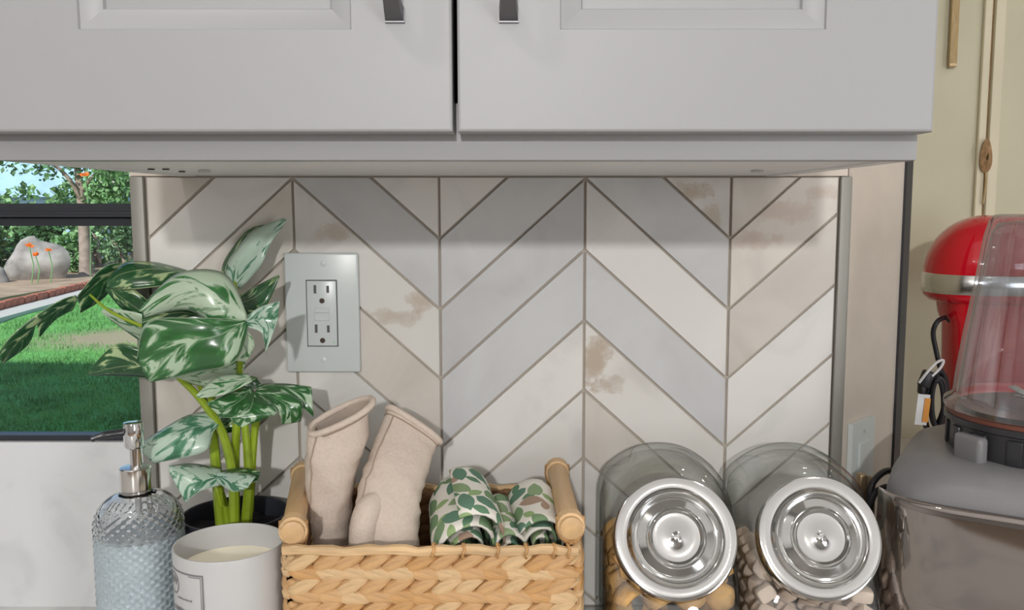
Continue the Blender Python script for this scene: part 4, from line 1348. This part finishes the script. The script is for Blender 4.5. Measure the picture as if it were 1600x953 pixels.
# ================================================================== GLASS JARS
JE = radians(27)
def jar(cx_px, label, first=None):
    lc = at(cx_px, 840, -0.172)
    X = lc.x
    o = thing('glass_jar', (X, -0.11, 0), label, 'jar', 'slanted glass jars')
    nrm = Vector((0, -cos(JE), sin(JE)))
    # body: slices across the width of a side profile with a slanted front
    lb = lc - nrm * 0.022                       # centre of the mouth on the slanted front
    slope = tan(JE)
    def fy(z): return lb.y + (z - lb.z) * slope
    H = 0.199
    prof = [(-0.045, 0.001), (fy(.045) + .016, 0.001), (fy(.045) + .004, .006), (fy(.045), .02), (fy(.045), .045), (fy(.08), .08), (fy(.12), .12), (fy(.16), .16), (fy(.185), .185), (fy(.185) + .008, .194), (fy(.185) + .022, H), (-.075, H), (-.055, H - .004), (-.042, .185), (-.036, .165), (-.034, .1), (-.034, .012), (-.037, .004)]
    pc_ = smoothpath([(0, y, z) for (y, z) in prof + [prof[0]]], 70)
    hw = 0.0595
    P = []
    NS = 26
    for i in range(NS + 1):
        t_ = -1 + 2 * i / NS
        x = hw * sin(t_ * pi / 2) if False else hw * t_ * (1 - .0 * t_)
        e = abs(t_)
        # rounded side edges and an arched top
        edge = 0.0 if e < .86 else (1 - sqrt(max(0, 1 - ((e - .86) / .14) ** 2)))
        top = 1 - .16 * e ** 2.2
        row = []
        for p in pc_:
            y = p.y; z = p.z * (1 - (1 - top) * (p.z / H) ** 1.5)
            ym, zm = -.11, .085
            row.append(Vector((X + x, ym + (y - ym) * (1 - .22 * edge), zm + (z - zm) * (1 - .10 * edge) if z > .02 else z + .004 * edge)))
        P.append(row[:-1])
    b = MB(); b.grid(P, NS + 1, len(P[0]), True)
    b.add(P[0], [tuple(range(len(P[0])))]); b.add(P[-1], [tuple(range(len(P[0])))])
    b.build('body', M['jar'], o, angle=60)
    b = MB(); ctr = Vector((X, -.11, .092)); Q = [[ctr + Vector(((p.x - X) * .945, (p.y + .11) * .93, (p.z - .092) * .945)) for p in r] for r in P]
    b.grid(Q, NS + 1, len(Q[0]), True); b.add(Q[0], [tuple(range(len(Q[0])))]); b.add(Q[-1], [tuple(range(len(Q[0])))])
    b.build('inner_wall', M['jar'], o, angle=60)
    R3 = nrm.to_track_quat('Z', 'Y').to_matrix()
    b = MB(); b.lathe([(.0475, -.010), (.0475, .006), (.0485, .012), (.0475, .013), (.044, .012)], lb, 44, R3, False, False)
    b.build('neck', M['jar'], o)
    lr = 98.5 / F * (lc.y - EYE.y + .01)
    b = MB()
    b.lathe([(lr * .97, -.009), (lr, -.008), (lr * 1.005, .001), (lr * .985, .0045), (lr * .95, .0052), (lr * .80, .0040), (lr * .785, .0048), (lr * .76, .0085), (lr * .73, .0095), (lr * .70, .0088), (lr * .675, .0045), (lr * .64, .0040), (lr * .61, .0052), (lr * .50, .0058), (lr * .475, .0068), (lr * .455, .0095), (lr * .43, .0100), (lr * .41, .0085), (lr * .385, .0062), (lr * .10, .0050), (lr * .06, .0062), (lr * .03, .0068), (lr * .01, .0068)], lc - nrm * .003, 72, R3)
    b.build('lid', M['lid_metal'], o, angle=50)
    return o, lb, fy
j1, lb1, fy = jar(1056, 'slanted glass jar of golden snacks with a ringed metal lid, beside the basket')
j2, lb2, _ = jar(1281, 'slanted glass jar of pale pink sweets with a ringed metal lid, beside the blender')
def piece_mesh(kind, seed):
    rg = random.Random(seed); bb = MB()
    if kind == 'snack':
        P = []
        for i in range(7):
            u = -1 + i / 3
            row = []
            for j in range(7):
                v = -1 + j / 3
                row.append(Vector((.0155 * u * sqrt(1 - .45 * v * v), .0135 * v * sqrt(1 - .45 * u * u), .009 - .009 * (u * u * .7 + v * v * .6) + rg.uniform(-.0006, .0006))))
            P.append(row)
        bb.grid(P, 7, 7)
        o = bb.build('source', M['snack'])
        bm = bmesh.new(); bm.from_mesh(o.data)
        bmesh.ops.solidify(bm, geom=bm.faces[:], thickness=.0035)
        bm.to_mesh(o.data); bm.free()
        o.data.shade_smooth()
    else:
        bb.rbox((0, 0, 0), (.018 * rg.uniform(.9, 1.1), .0155, .0145 * rg.uniform(.85, 1.1)), .0040, 2)
        o = bb.build('source', M['marsh'])
    me = o.data; bpy.data.objects.remove(o); return me
def fill(jx, kind, name, label, cat, group, ztop_, sp, seed):
    ms = [piece_mesh(kind, seed + k) for k in range(4)]
    for m_ in ms: m_.name = name
    rg = random.Random(seed)
    z = .016; layer = 0
    while z < ztop_:
        zq = z
        yfr = (fy(max(zq, .045)) if zq > .045 else fy(.045)) + .0155
        y = yfr
        row = 0
        while y < -.052:
            nx = int(.092 / sp)
            for i in range(nx + 1):
                if row > 1 and z < ztop_ - sp * 1.2 and i not in (0, nx): continue     # only what the glass shows
                x = jx - .0415 + i * .083 / nx
                o = bpy.data.objects.new(name, rg.choice(ms)); COL.objects.link(o)
                o.location = (x + rg.uniform(-.0012, .0012), y + rg.uniform(-.001, .001), z + rg.uniform(-.0012, .0012))
                o.rotation_euler = (rg.uniform(-.9, .9) + (1.1 if kind == 'snack' else 0), rg.uniform(-.7, .7), rg.uniform(-1.2, 1.2))
                tag(o, label, cat, group)
            y += sp * 1.02; row += 1
        z += sp * .86; layer += 1
fill(lb1.x, 'snack', 'snack_chip', 'golden brown snack chip inside the left glass jar', 'snack', 'golden snacks in the left jar', .122, .0265, 21)
fill(lb2.x, 'marsh', 'sweet', 'pale pink sweet inside the right glass jar', 'sweet', 'pale sweets in the right jar', .118, .0205, 51)

# ================================================================== BLENDER
BC = Vector((0.462, -0.115, 0))
yaw = radians(-31)
RZ = Matrix.Rotation(yaw, 3, 'Z')
bl = thing('blender', BC, 'grey countertop blender with mirrored front and clear cup at right edge', 'blender')
def sqring(hx, hy, z, e, n=56):
    out_ = []
    for i in range(n):
        a = 2 * pi * i / n
        c, s = cos(a), sin(a)
        x = hx * (abs(c) ** (2 / e)) * (1 if c >= 0 else -1); y = hy * (abs(s) ** (2 / e)) * (1 if s >= 0 else -1)
        out_.append(BC + RZ @ Vector((x, y, z)))
    return out_
TZ = 0.205
b = MB()
P = [sqring(.118, .118, .002, 6), sqring(.121, .121, .012, 6), sqring(.119, .119, .05, 6), sqring(.116, .116, .12, 6), sqring(.113, .113, TZ - .035, 5.5), sqring(.110, .110, TZ - .020, 5), sqring(.103, .103, TZ - .009, 4.5), sqring(.09, .09, TZ - .002, 4), sqring(.06, .06, TZ, 3), sqring(.001, .001, TZ, 2)]
b.grid(P, len(P), 56, True)
b.add(P[0], [tuple(range(56))])
b.build('motor_base', M['base_grey'], bl, angle=50)
# mirrored front panel, wrapped a little round the corners
b = MB()
P = []
zs = [.038, .043, .09, .14, TZ - .040, TZ - .033, TZ - .030]
for i, z in enumerate(zs):
    row = []
    off = .0022 if 0 < i < len(zs) - 1 else -.001
    k = .1195 - (z - .05) * .026 + off
    for j in range(25):
        x = -.117 + .234 * j / 24
        y = -k * (1 - (abs(x) / .1225) ** 6.2 * .30) 
        row.append(BC + RZ @ Vector((x * (1 - (z - .04) * .12), y, z)))
    P.append(row)
b.grid(P, len(P), 25)
pn = b.build('front_panel', M['base_panel'], bl, angle=60)
pn['label'] = 'mirror finished smoked steel front panel'
so = pn.modifiers.new('thick', 'SOLIDIFY'); so.thickness = .002; so.offset = -1
# control slot at the foot of the panel
b = MB(); b.rbox(BC + RZ @ Vector((-.005, -.1205, .028)), (.09, .006, .012), .002, 2, RZ.to_4x4())
b.build('control_slot', M['collar'], bl)
# blade base (collar) with ribs and corner pads
c0 = Vector((BC.x + .011, BC.y, 0))
b = MB(); b.lathe([(.079, TZ - .003), (.079, TZ + .024), (.0835, TZ + .026), (.0835, TZ + .031), (.080, TZ + .032)], c0, 56)
col_ = b.build('blade_base', M['collar'], bl)
for i in range(16):
    a = 2 * pi * i / 16
    b = MB(); b.rbox(c0 + Vector((.0795 * cos(a), .0795 * sin(a), TZ + .011)), (.004, .013, .022), .0015, 2, Matrix.Rotation(a, 4, 'Z'))
    b.build('grip_rib', M['collar'], col_)
for a in (radians(200), radians(290), radians(20), radians(110)):
    b = MB(); b.rbox(c0 + Vector((.086 * cos(a), .086 * sin(a), TZ + .008)), (.012, .030, .026), .004, 3, Matrix.Rotation(a, 4, 'Z'))
    b.build('centering_pad', M['base_grey'], bl)
b = MB(); b.lathe([(.0815, TZ + .0315), (.0815, TZ + .035)], c0, 56); b.build('gasket', M['gasket'], bl)
zt0 = TZ + .035
b = MB(); b.lathe([(.080, zt0), (.0845, zt0 + .002), (.0845, zt0 + .007), (.078, zt0 + .011), (.0755, zt0 + .014)], c0, 56, cap0=False, cap1=False)
b.build('cup_flange', M['cup'], bl)
zc1_ = zat(335, BC.y) 
b = MB(); P = []
N = 96
for (r_, z) in [(.0755, zt0 + .012), (.074, zt0 + .03), (.069, zt0 + .07), (.063, zt0 + .11), (.0565, zc1_ - .02), (.053, zc1_ - .006), (.050, zc1_ - .001), (.046, zc1_)]:
    row = []
    for j in range(N):
        a = 2 * pi * j / N
        rr = r_ * (1 + .03 * (1 if z < zc1_ - .004 else .3) * max(-1, min(1, 2.2 * cos(10 * a + .4))))
        row.append(c0 + Vector((rr * cos(a), rr * sin(a), z)))
    P.append(row)
b.grid(P, len(P), N, True)
b.add(P[-1], [tuple(range(N))])
b.build('cup', M['cup'], bl, angle=60)
b = MB(); P2 = []
for (r_, z) in [(.072, zt0 + .014), (.066, zt0 + .07), (.060, zt0 + .11), (.052, zc1_ - .016), (.047, zc1_ - .008), (.03, zc1_ - .006)]:
    P2.append([c0 + Vector((r_ * cos(2 * pi * j / 48), r_ * sin(2 * pi * j / 48), z)) for j in range(48)])
b.grid(P2, len(P2), 48, True); b.add(P2[-1], [tuple(range(48))])
b.build('cup_inner_wall', M['cup'], bl, angle=60)
# moulded measuring marks on the cup: a ring letter and lines
b = MB()
def cup_pt(a, z, rr=.0715):
    k = .074 + (z - zt0 - .03) * (-.125)
    return c0 + Vector((k * sin(a), -k * cos(a), z)) * 1.0
zc_ = zat(541, BC.y - .05)
b.tube([cup_pt(-.36 + .055 * cos(t_), zc_ + .0055 * sin(t_)) for t_ in [radians(45 + i * 270 / 14) for i in range(15)]], .0008, 6)
b.tube([cup_pt(-.46, zc_ - .011), cup_pt(-.2, zc_ - .011)], .0006, 6)
b.tube([cup_pt(-.46, zc_ + .035), cup_pt(-.2, zc_ + .035)], .0006, 6)
b.build('cup_marks', M['label_white'], bl)
# blades inside the cup
b = MB()
for k in range(4):
    a = k * pi / 2 + .4
    b.rbox(c0 + Vector((.018 * cos(a), .018 * sin(a), zt0 + .012)), (.036, .010, .0016), .0006, 1, Matrix.Rotation(a, 4, 'Z') @ Matrix.Rotation(-.3, 4, 'Y'))
b.lathe([(.008, TZ + .03), (.008, zt0 + .012), (.004, zt0 + .016)], c0, 20)
b.build('blade', M['chrome'], bl)
b = MB(); b.lathe([(.074, zt0 - .001), (.070, zt0 + .0035), (.03, zt0 + .001), (.012, zt0 + .004)], c0, 48)
b.build('blade_disc', M['collar'], bl)

# ================================================================== STAND MIXER
MY = 0.44
mx = lambda px, py: at(px, py, MY)
hl = mx(1448, 455).x
mix = thing('stand_mixer', (mx(1540, 500).x, MY, 0), 'red stand mixer with silver band standing behind the blender cup', 'mixer')
zt_, zb_ = mx(1545, 336).z, mx(1500, 470).z
zbnd0, zbnd1 = mx(1500, 456).z, mx(1500, 426).z
hx = 0.135
ccx = hl + hx
def mring(sx, sy, z, e=2.6, n=48, cx=None):
    out_ = []
    for i in range(n):
        a = 2 * pi * i / n; c, s = cos(a), sin(a)
        out_.append(Vector(((cx if cx is not None else ccx) + sx * (abs(c) ** (2 / e)) * (1 if c >= 0 else -1), MY + sy * (abs(s) ** (2 / e)) * (1 if s >= 0 else -1), z)))
    return out_
b = MB()
H_ = zt_ - zb_
P = [mring(hx * .80, .055, zb_ - .002), mring(hx * .93, .066, zb_ + .001), mring(hx * .985, .071, zb_ + .008), mring(hx, .073, zbnd0), mring(hx, .073, zbnd1)]
for k in range(1, 13):
    q = k / 12 * pi / 2
    P.append(mring(hx * (1 - .62 * (1 - cos(q)) if k < 12 else .36), .073 * (cos(q) ** .8 if k < 12 else .02) + .003, zbnd1 + (zt_ - zbnd1) * sin(q) ** 1.05, 2.6))
b.grid(P, len(P), 48, True); b.add(P[0], [tuple(range(48))]); b.add(P[-1], [tuple(range(48))])
b.build('motor_head', M['red'], mix, angle=60)
b = MB()
P = [mring(hx * 1.0, .073, zbnd0), mring(hx * 1.008, .0742, zbnd0 + .001), mring(hx * 1.008, .0742, zbnd1 - .001), mring(hx * 1.0, .073, zbnd1)]
b.grid(P, 4, 48, True); o = b.build('trim_band', M['band'], mix, angle=60); o['label'] = 'polished silver band around the head'
# neck and column
colx = mx(1485, 600).x + .052
b = MB()
P = [mring(.064, .05, 0.03, 3, cx=colx + .006), mring(.058, .046, .1, 3, cx=colx + .002), mring(.057, .045, zb_ - .035, 3, cx=colx - .006), mring(.064, .048, zb_ - .018, 3, cx=colx - .006), mring(.078, .054, zb_ - .004, 3, cx=colx + .006), mring(.08, .054, zb_ + .002, 3, cx=colx + .008)]
b.grid(P, len(P), 48, True); b.build('column', M['red'], mix, angle=60)
b = MB(); P = [mring(.135, .09, .001, 3, cx=colx + .05), mring(.14, .095, .012, 3, cx=colx + .05), mring(.125, .085, .032, 3, cx=colx + .05), mring(.06, .048, .04, 3, cx=colx + .01)]
b.grid(P, 4, 48, True); b.add(P[0], [tuple(range(48))]); b.build('foot', M['red'], mix, angle=60)
# cord with its coil, tie, plug and tag
bs = mx(1478, 496); cyy = MY - .03
b = MB(); b.tube([bs + Vector((.012, 0, 0)), bs + Vector((.002, -.01, 0)), bs + Vector((-.002, -.012, 0))], [.008, .0075, .005], 12)
b.build('strain_relief', M['rubber'], mix)
b = MB()
b.tube(smoothpath([at(1477, 496, MY - .012), at(1465, 502, cyy), at(1458, 520, cyy), at(1463, 550, cyy), at(1470, 580, cyy - .004), at(1474, 600, cyy - .006)], 24), .0036, 10)
for (dx, dy, rx, ry, rot, dd) in [(0, 0, 17, 48, .12, 0), (4, -4, 13, 44, .05, -.008), (-3, 3, 15, 42, .2, -.014), (2, 2, 9, 36, .0, -.02)]:
    pts = []
    for i in range(29):
        a = 2 * pi * i / 28
        ex_, ey_ = rx * cos(a), ry * sin(a)
        pts.append(at(1463 + dx + ex_ * cos(rot) - ey_ * sin(rot), 628 + dy + ex_ * sin(rot) + ey_ * cos(rot), cyy + dd + .006 * sin(a)))
    b.tube(pts, .0034, 8)
b.build('power_cord', M['rubber'], mix)
b = MB(); b.tube(smoothpath([at(1436, 598, cyy - .026), at(1450, 580, cyy - .03), at(1464, 566, cyy - .022), at(1474, 563, cyy - .012), at(1470, 574, cyy - .018), at(1456, 588, cyy - .028)], 20), .0020, 8)
b.build('wire_tie', M['tie'], mix)
p = at(1447, 592, cyy - .02)
b = MB(); b.rbox(p, (.016, .016, .026), .004, 2, Matrix.Rotation(.35, 4, 'Y')); p = at(1440, 606, cyy - .018); b.rbox(p, (.008, .014, .018), .002, 2)
b.build('plug', M['rubber'], mix)
p = at(1441, 640, cyy - .03); q = at(1447.5, 641, cyy - .0312)
b = MB(); b.box(p, (.018, .0008, .046), Matrix.Rotation(.08, 3, 'Y')); t1 = b.build('tag', M['label_white'], mix, smooth=False)
b = MB(); b.box(q, (.0085, .0008, .036), Matrix.Rotation(.08, 3, 'Y')); b.build('tag_panel', M['label_orange'], t1, smooth=False)

# ================================================================== things on the cream wall
p = at(1491, 104, WY - .02)
strip = thing('wooden_strip', (p.x, WY - .012, p.z), 'narrow tan wooden strip hanging on the cream wall', 'wood strip')
b = MB(); tp = at(1487, -120, WY - .012); b.rbox((p.x, WY - .012, (p.z + tp.z) / 2), (.0135, .008, tp.z - p.z), .0015, 2, None)
b.build('strip', M['wood_strip'], strip)
b = MB(); b.bb(p.x - .0062, p.x + .0062, WY - .0163, WY - .0155, p.z + .002, p.z + .006); b.build('end_band', M['brass'], strip, smooth=False)
kp = at(1541, 243, WY - .018)
kn = thing('twine_knot', (kp.x, WY - .018, kp.z - .09), 'brown knotted twine with loose cord on the cream wall', 'twine')
b = MB()
for k in range(6):
    rx, ry = .0085 - .001 * k, .028 - .0035 * k
    b.tube([kp + Vector((rx * cos(a), -.0008 * k + .003 * sin(a * 2), ry * sin(a))) for a in [i * 2 * pi / 20 for i in range(21)]], .0022, 6)
b.build('knot', M['jute'], kn)
b = MB(); b.tube(smoothpath([kp + Vector((.001, 0, -.026)), kp + Vector((.002, 0, -.05)), kp + Vector((0, .002, -.085))], 10), .0022, 6)
b.build('cord_end', M['wood_strip'], kn)

# ================================================================== GARDEN seen through the window
GY0 = 0.3
b = MB()
NX, NY = 40, 30
P = [[Vector((-14 + 22 * i / NX, GY0 + 19.0 * j / NY, GROUND + .02 * sin(i * 1.7) * sin(j * 1.1))) for j in range(NY + 1)] for i in range(NX + 1)]
b.grid(P, NX + 1, NY + 1)
lawn = b.build('ground', M['grass'])
lawn['kind'] = 'structure'
rg = random.Random(5)
vs = []; fs = []
for i in range(26000):
    y = 3.5 + 12.2 * rg.random() ** 1.3
    xl = xat(-60, 500, y); xr = xat(260, 500, y)
    x = xl + (xr - xl) * rg.random()
    h = rg.uniform(.025, .06); a = rg.uniform(0, 6.28); w = .006
    if (Vector((x, y, GROUND)) - Vector(PATCH)).length < rg.uniform(.5, 1.2): continue
    if x < -8.05 - .131 * (y - 13.8) + .62: continue
    k = len(vs); z = GROUND + .0
    vs += [(x - w * cos(a), y - w * sin(a), z), (x + w * cos(a), y + w * sin(a), z), (x + rg.uniform(-.03, .03), y + rg.uniform(-.03, .03), z + h)]
    fs.append((k, k + 1, k + 2))
b = MB(); b.v = [Vector(p) for p in vs]; b.f = fs; b.mi = [0] * len(fs)
me = bpy.data.meshes.new('lawn_grass'); me.from_pydata(vs, [], fs); me.materials.append(M['blade'])
o = bpy.data.objects.new('lawn_grass', me); COL.objects.link(o)
tag(o, 'short green lawn grass outside the window', 'grass', kind='stuff')

YB = 15.8
def gz(px, Y, dz=0): return Vector((xat(px, 460, Y), Y, GROUND + dz))
# bare soil bed beyond the edging
b = MB(); b.bb(-16, 8, 20.2, 30, GROUND - .05, GROUND + .05); b.bb(-20, -8.9, 13, 20.2, GROUND - .05, GROUND + .05); bed = b.build('planting_bed', M['dirt'], smooth=False); bed['kind'] = 'structure'
b = MB()
ang = .10
rot = Matrix.Rotation(-ang, 3, 'Z')
edge = thing('garden_edging', gz(60, YB), 'red brick garden edging on pale concrete strip at far side of lawn', 'edging')
c = Vector((-8.05, 13.8, GROUND)); edge.location = c
ed = Vector((-.13, .99, 0)).normalized(); en = Vector((.99, .13, 0)).normalized(); eyaw = atan2(ed.y, ed.x)
b.box(c + en * .28 + Vector((0, 0, .03)), (9.0, .40, .07), Matrix.Rotation(eyaw, 3, 'Z')); b.build('mow_strip', M['concrete'], edge, smooth=False)
bm_b = MB(); bm_b.rbox((0, 0, 0), (.225, .11, .15), .01, 1); bo = bm_b.build('brick_source', M['brick']); bme = bo.data; bpy.data.objects.remove(bo); bme.name = 'brick'
for i in range(32):
    o = bpy.data.objects.new('brick', bme); COL.objects.link(o); o.parent = edge
    o.location = ed * (-4.2 + i * .238) + en * rg.uniform(-.012, .012) + Vector((0, 0, .095 + rg.uniform(-.008, .008)))
    o.rotation_euler = (rg.uniform(-.04, .04), rg.uniform(-.03, .03), eyaw + rg.uniform(-.05, .05))
def rock(c, s, seed):
    rr = random.Random(seed); b = MB(); P = []
    ph = [rr.uniform(0, 6) for _ in range(6)]
    for i in range(15):
        th = pi * i / 14; row = []
        for j in range(22):
            a = 2 * pi * j / 22
            k = 1 + .12 * sin(3 * a + ph[0]) * sin(th) + .1 * sin(2 * th * 2 + ph[1] + a) + .05 * sin(7 * a + ph[2]) * sin(th)
            row.append(Vector(c) + Vector((s[0] * k * sin(th) * cos(a), s[1] * k * sin(th) * sin(a), s[2] * k * cos(th))))
        P.append(row)
    b.grid(P, 15, 22, True)
    return b.build('boulder', M['rock'], None, angle=50, origin=c)
o = rock(gz(60, 18.2, .3), (.62, .45, .6), 3); tag(o, 'big grey boulder in the garden bed beyond the lawn', 'boulder')
o = rock(gz(-8, 17.2, .1), (.25, .3, .26), 8); tag(o, 'small grey boulder left of the big one in garden bed', 'boulder')

def shrub(name, label, cat, c, s, n, m, leafsize, seed, group=None, trunk=True):
    rr = random.Random(seed)
    o = thing(name, (c[0], c[1], c[2] - s[2]), label, cat, group)
    vs = []; fs = []
    blobs = [(Vector((rr.uniform(-.6, .6) * s[0], rr.uniform(-.6, .6) * s[1], rr.uniform(-.6, .65) * s[2])), rr.uniform(.3, .55)) for _ in range(9)]
    for i in range(n):
        bc_, br = rr.choice(blobs)
        d = Vector((rr.gauss(0, 1), rr.gauss(0, 1), rr.gauss(0, 1))).normalized()
        p = Vector(c) + bc_ + Vector((d.x * s[0], d.y * s[1], d.z * s[2])) * br * rr.uniform(.75, 1.05)
        t1 = (d + Vector((rr.uniform(-1, 1), rr.uniform(-1, 1), rr.uniform(-1, .6)))).normalized()
        t2 = t1.cross(Vector((rr.uniform(-1, 1), rr.uniform(-1, 1), rr.uniform(-1, 1)))).normalized()
        L_ = leafsize * rr.uniform(.6, 1.3); w = L_ * .38
        k = len(vs)
        vs += [p, p + t1 * L_ * .5 + t2 * w, p + t1 * L_, p + t1 * L_ * .5 - t2 * w]
        fs.append((k, k + 1, k + 2, k + 3))
    me = bpy.data.meshes.new('foliage'); me.from_pydata([tuple(v - o.location) for v in vs], [], fs); me.materials.append(m)
    f = bpy.data.objects.new('foliage', me); COL.objects.link(f); f.parent = o; f['kind'] = 'stuff'
    if trunk:
        b = MB(); base = Vector((c[0], c[1], GROUND + .04))
        for k in range(4):
            bc_, br = blobs[k]
            b.tube([base + Vector((.05 * cos(k * 2), .05 * sin(k * 2), 0)), base.lerp(Vector(c) + bc_, .5) + Vector((.05, 0, 0)), Vector(c) + bc_], [.05, .035, .015], 6)
        b.build('stem', M['bark'], o)
    return o
def cpos(px, py, Y): return at(px, py, Y)
shr = [
    ('shrub', 'dark green leafy shrub at far left of the window view', (-34, 385, 19.6), (.6, .5, .75), 1500, 'shrub_dark', .16),
    ('shrub', 'dark glossy shrub directly behind the big boulder', (56, 372, 20.6), (.75, .5, .55), 1500, 'shrub_dark', .15),
    ('shrub', 'mid green rounded shrub right of the big boulder', (116, 392, 19.9), (.42, .3, .5), 1100, 'shrub_mid', .13),
    ('shrub', 'pale green airy shrub nearest the window trim', (198, 366, 21.0), (.62, .5, .85), 1500, 'shrub_pale', .12),
    ('shrub', 'mid green tall shrub behind the thin tree trunk', (150, 350, 22.0), (1.0, .6, 1.1), 1500, 'shrub_mid', .16),
    ('shrub', 'bluish green shrub filling the back of the bed at left', (22, 345, 23.4), (1.2, .6, .95), 1500, 'shrub_mid', .18),
]
for i, (nm, lb, cp, s, n, m, ls) in enumerate(shr):
    shrub(nm, lb, 'shrub', cpos(*cp), s, n, M[m], ls, 40 + i, 'shrubs in the garden bed')
# tree with a leaning trunk and open crown
tc_ = cpos(165, 262, 19.4)
tr = thing('garden_tree', gz(132, 19.4), 'slender tree with pale trunk and open crown beyond the lawn', 'tree')
b = MB(); b.tube(smoothpath([gz(136, 19.4, .03), cpos(133, 390, 19.4), cpos(128, 320, 19.4), cpos(122, 270, 19.4), cpos(112, 190, 19.4)], 16), [.16 - .007 * i for i in range(17)], 10)
b.tube(smoothpath([cpos(128, 320, 19.4), cpos(112, 285, 19.2), cpos(80, 255, 19.0), cpos(30, 240, 19)], 12), [.06 - .003 * i for i in range(13)], 8)
b.tube(smoothpath([cpos(126, 300, 19.4), cpos(150, 270, 19.2), cpos(190, 235, 19.0)], 10), [.05 - .003 * i for i in range(11)], 8)
b.build('trunk', M['bark'], tr)
for (lobs, m, seed, n) in [([(172, 275, 19, .55), (192, 262, 18.8, .5), (150, 250, 19.4, .5), (185, 300, 19.2, .45), (160, 305, 19.3, .35)], 'shrub_mid', 1, 1500), ([(95, 255, 19, .35), (45, 250, 19, .45), (70, 262, 18.8, .28), (120, 262, 19.2, .4), (10, 245, 19, .4)], 'shrub_dark', 2, 260)]:
    rr = random.Random(seed); vs = []; fs = []
    for i in range(n):
        px, py, Y, r_ = rr.choice(lobs)
        d = Vector((rr.gauss(0, 1), rr.gauss(0, 1), rr.gauss(0, 1))).normalized()
        p = cpos(px, py, Y) + d * r_ * rr.uniform(.3, 1.1)
        t1 = Vector((rr.uniform(-1, 1), rr.uniform(-1, 1), rr.uniform(-1, .4))).normalized(); t2 = t1.cross(Vector((rr.uniform(-1, 1), rr.uniform(-1, 1), rr.uniform(-1, 1)))).normalized()
        L_ = .14 * rr.uniform(.6, 1.3); k = len(vs)
        vs += [p, p + t1 * L_ * .5 + t2 * L_ * .3, p + t1 * L_, p + t1 * L_ * .5 - t2 * L_ * .3]; fs.append((k, k + 1, k + 2, k + 3))
    me = bpy.data.meshes.new('foliage'); me.from_pydata([tuple(v - tr.location) for v in vs], [], fs); me.materials.append(M[m])
    f = bpy.data.objects.new('foliage', me); COL.objects.link(f); f.parent = tr; f['kind'] = 'stuff'
# orange flowers
def flower(c, r_, seed, label):
    rr = random.Random(seed)
    o = thing('orange_flower', (c.x, c.y, GROUND + .05), label, 'flower', 'orange flowers in the garden')
    b = MB()
    for k in range(9):
        a = k * 2 * pi / 9; t_ = rr.uniform(.2, 1.2)
        d = Vector((cos(a) * cos(t_), -.4 * sin(a), sin(t_) * .9 + .1 * sin(a)))
        s2 = d.cross(Vector((0, 1, 0))).normalized()
        b.add([c, c + d * r_ * .5 + s2 * r_ * .22, c + d * r_, c + d * r_ * .5 - s2 * r_ * .22], [(0, 1, 2, 3)])
    b.build('petals', M['flower'], o, smooth=False)
    b = MB(); b.tube([c, (c + o.location) / 2 + Vector((.06, 0, 0)), o.location], .012, 6); b.build('stalk', M['shrub_mid'], o)
flower(cpos(46, 386, 16.9), .12, 1, 'orange flower highest above the big boulder')
flower(cpos(56, 400, 16.9), .11, 2, 'orange flower lowest, just above the big boulder')
flower(cpos(76, 392, 17.1), .09, 3, 'small orange flower right above the boulder')
flower(cpos(133, 275, 18.6), .14, 4, 'orange blossom high beside the tree trunk above the window rail')
# pale blue house beyond the planting
hp = gz(20, 26)
hs = thing('neighbour_house', hp, 'pale blue house with sloping roof beyond the garden trees', 'house')
b = MB(); x0, x1 = xat(-180, 300, 26), xat(150, 300, 26)
b.bb(x0, x1, 26, 30, GROUND, zat(296, 26)); b.build('wall', M['blue_wall'], hs, smooth=False)
b = MB(); zr0, zr1 = zat(300, 26), zat(215, 29)
b.add([(x0 - .3, 25.6, zr0), (x1 + .3, 25.6, zr0), (x1 - 1.4, 29, zr1), (x0 - .3, 29, zr1), (x0 - .3, 25.6, zr0 - .15), (x1 + .3, 25.6, zr0 - .15), (x1 - 1.4, 29, zr1 - .15), (x0 - .3, 29, zr1 - .15)], [(0, 1, 2, 3), (7, 6, 5, 4), (0, 4, 5, 1), (1, 5, 6, 2), (2, 6, 7, 3), (3, 7, 4, 0)])
b.build('roof', M['blue_wall'], hs, smooth=False)
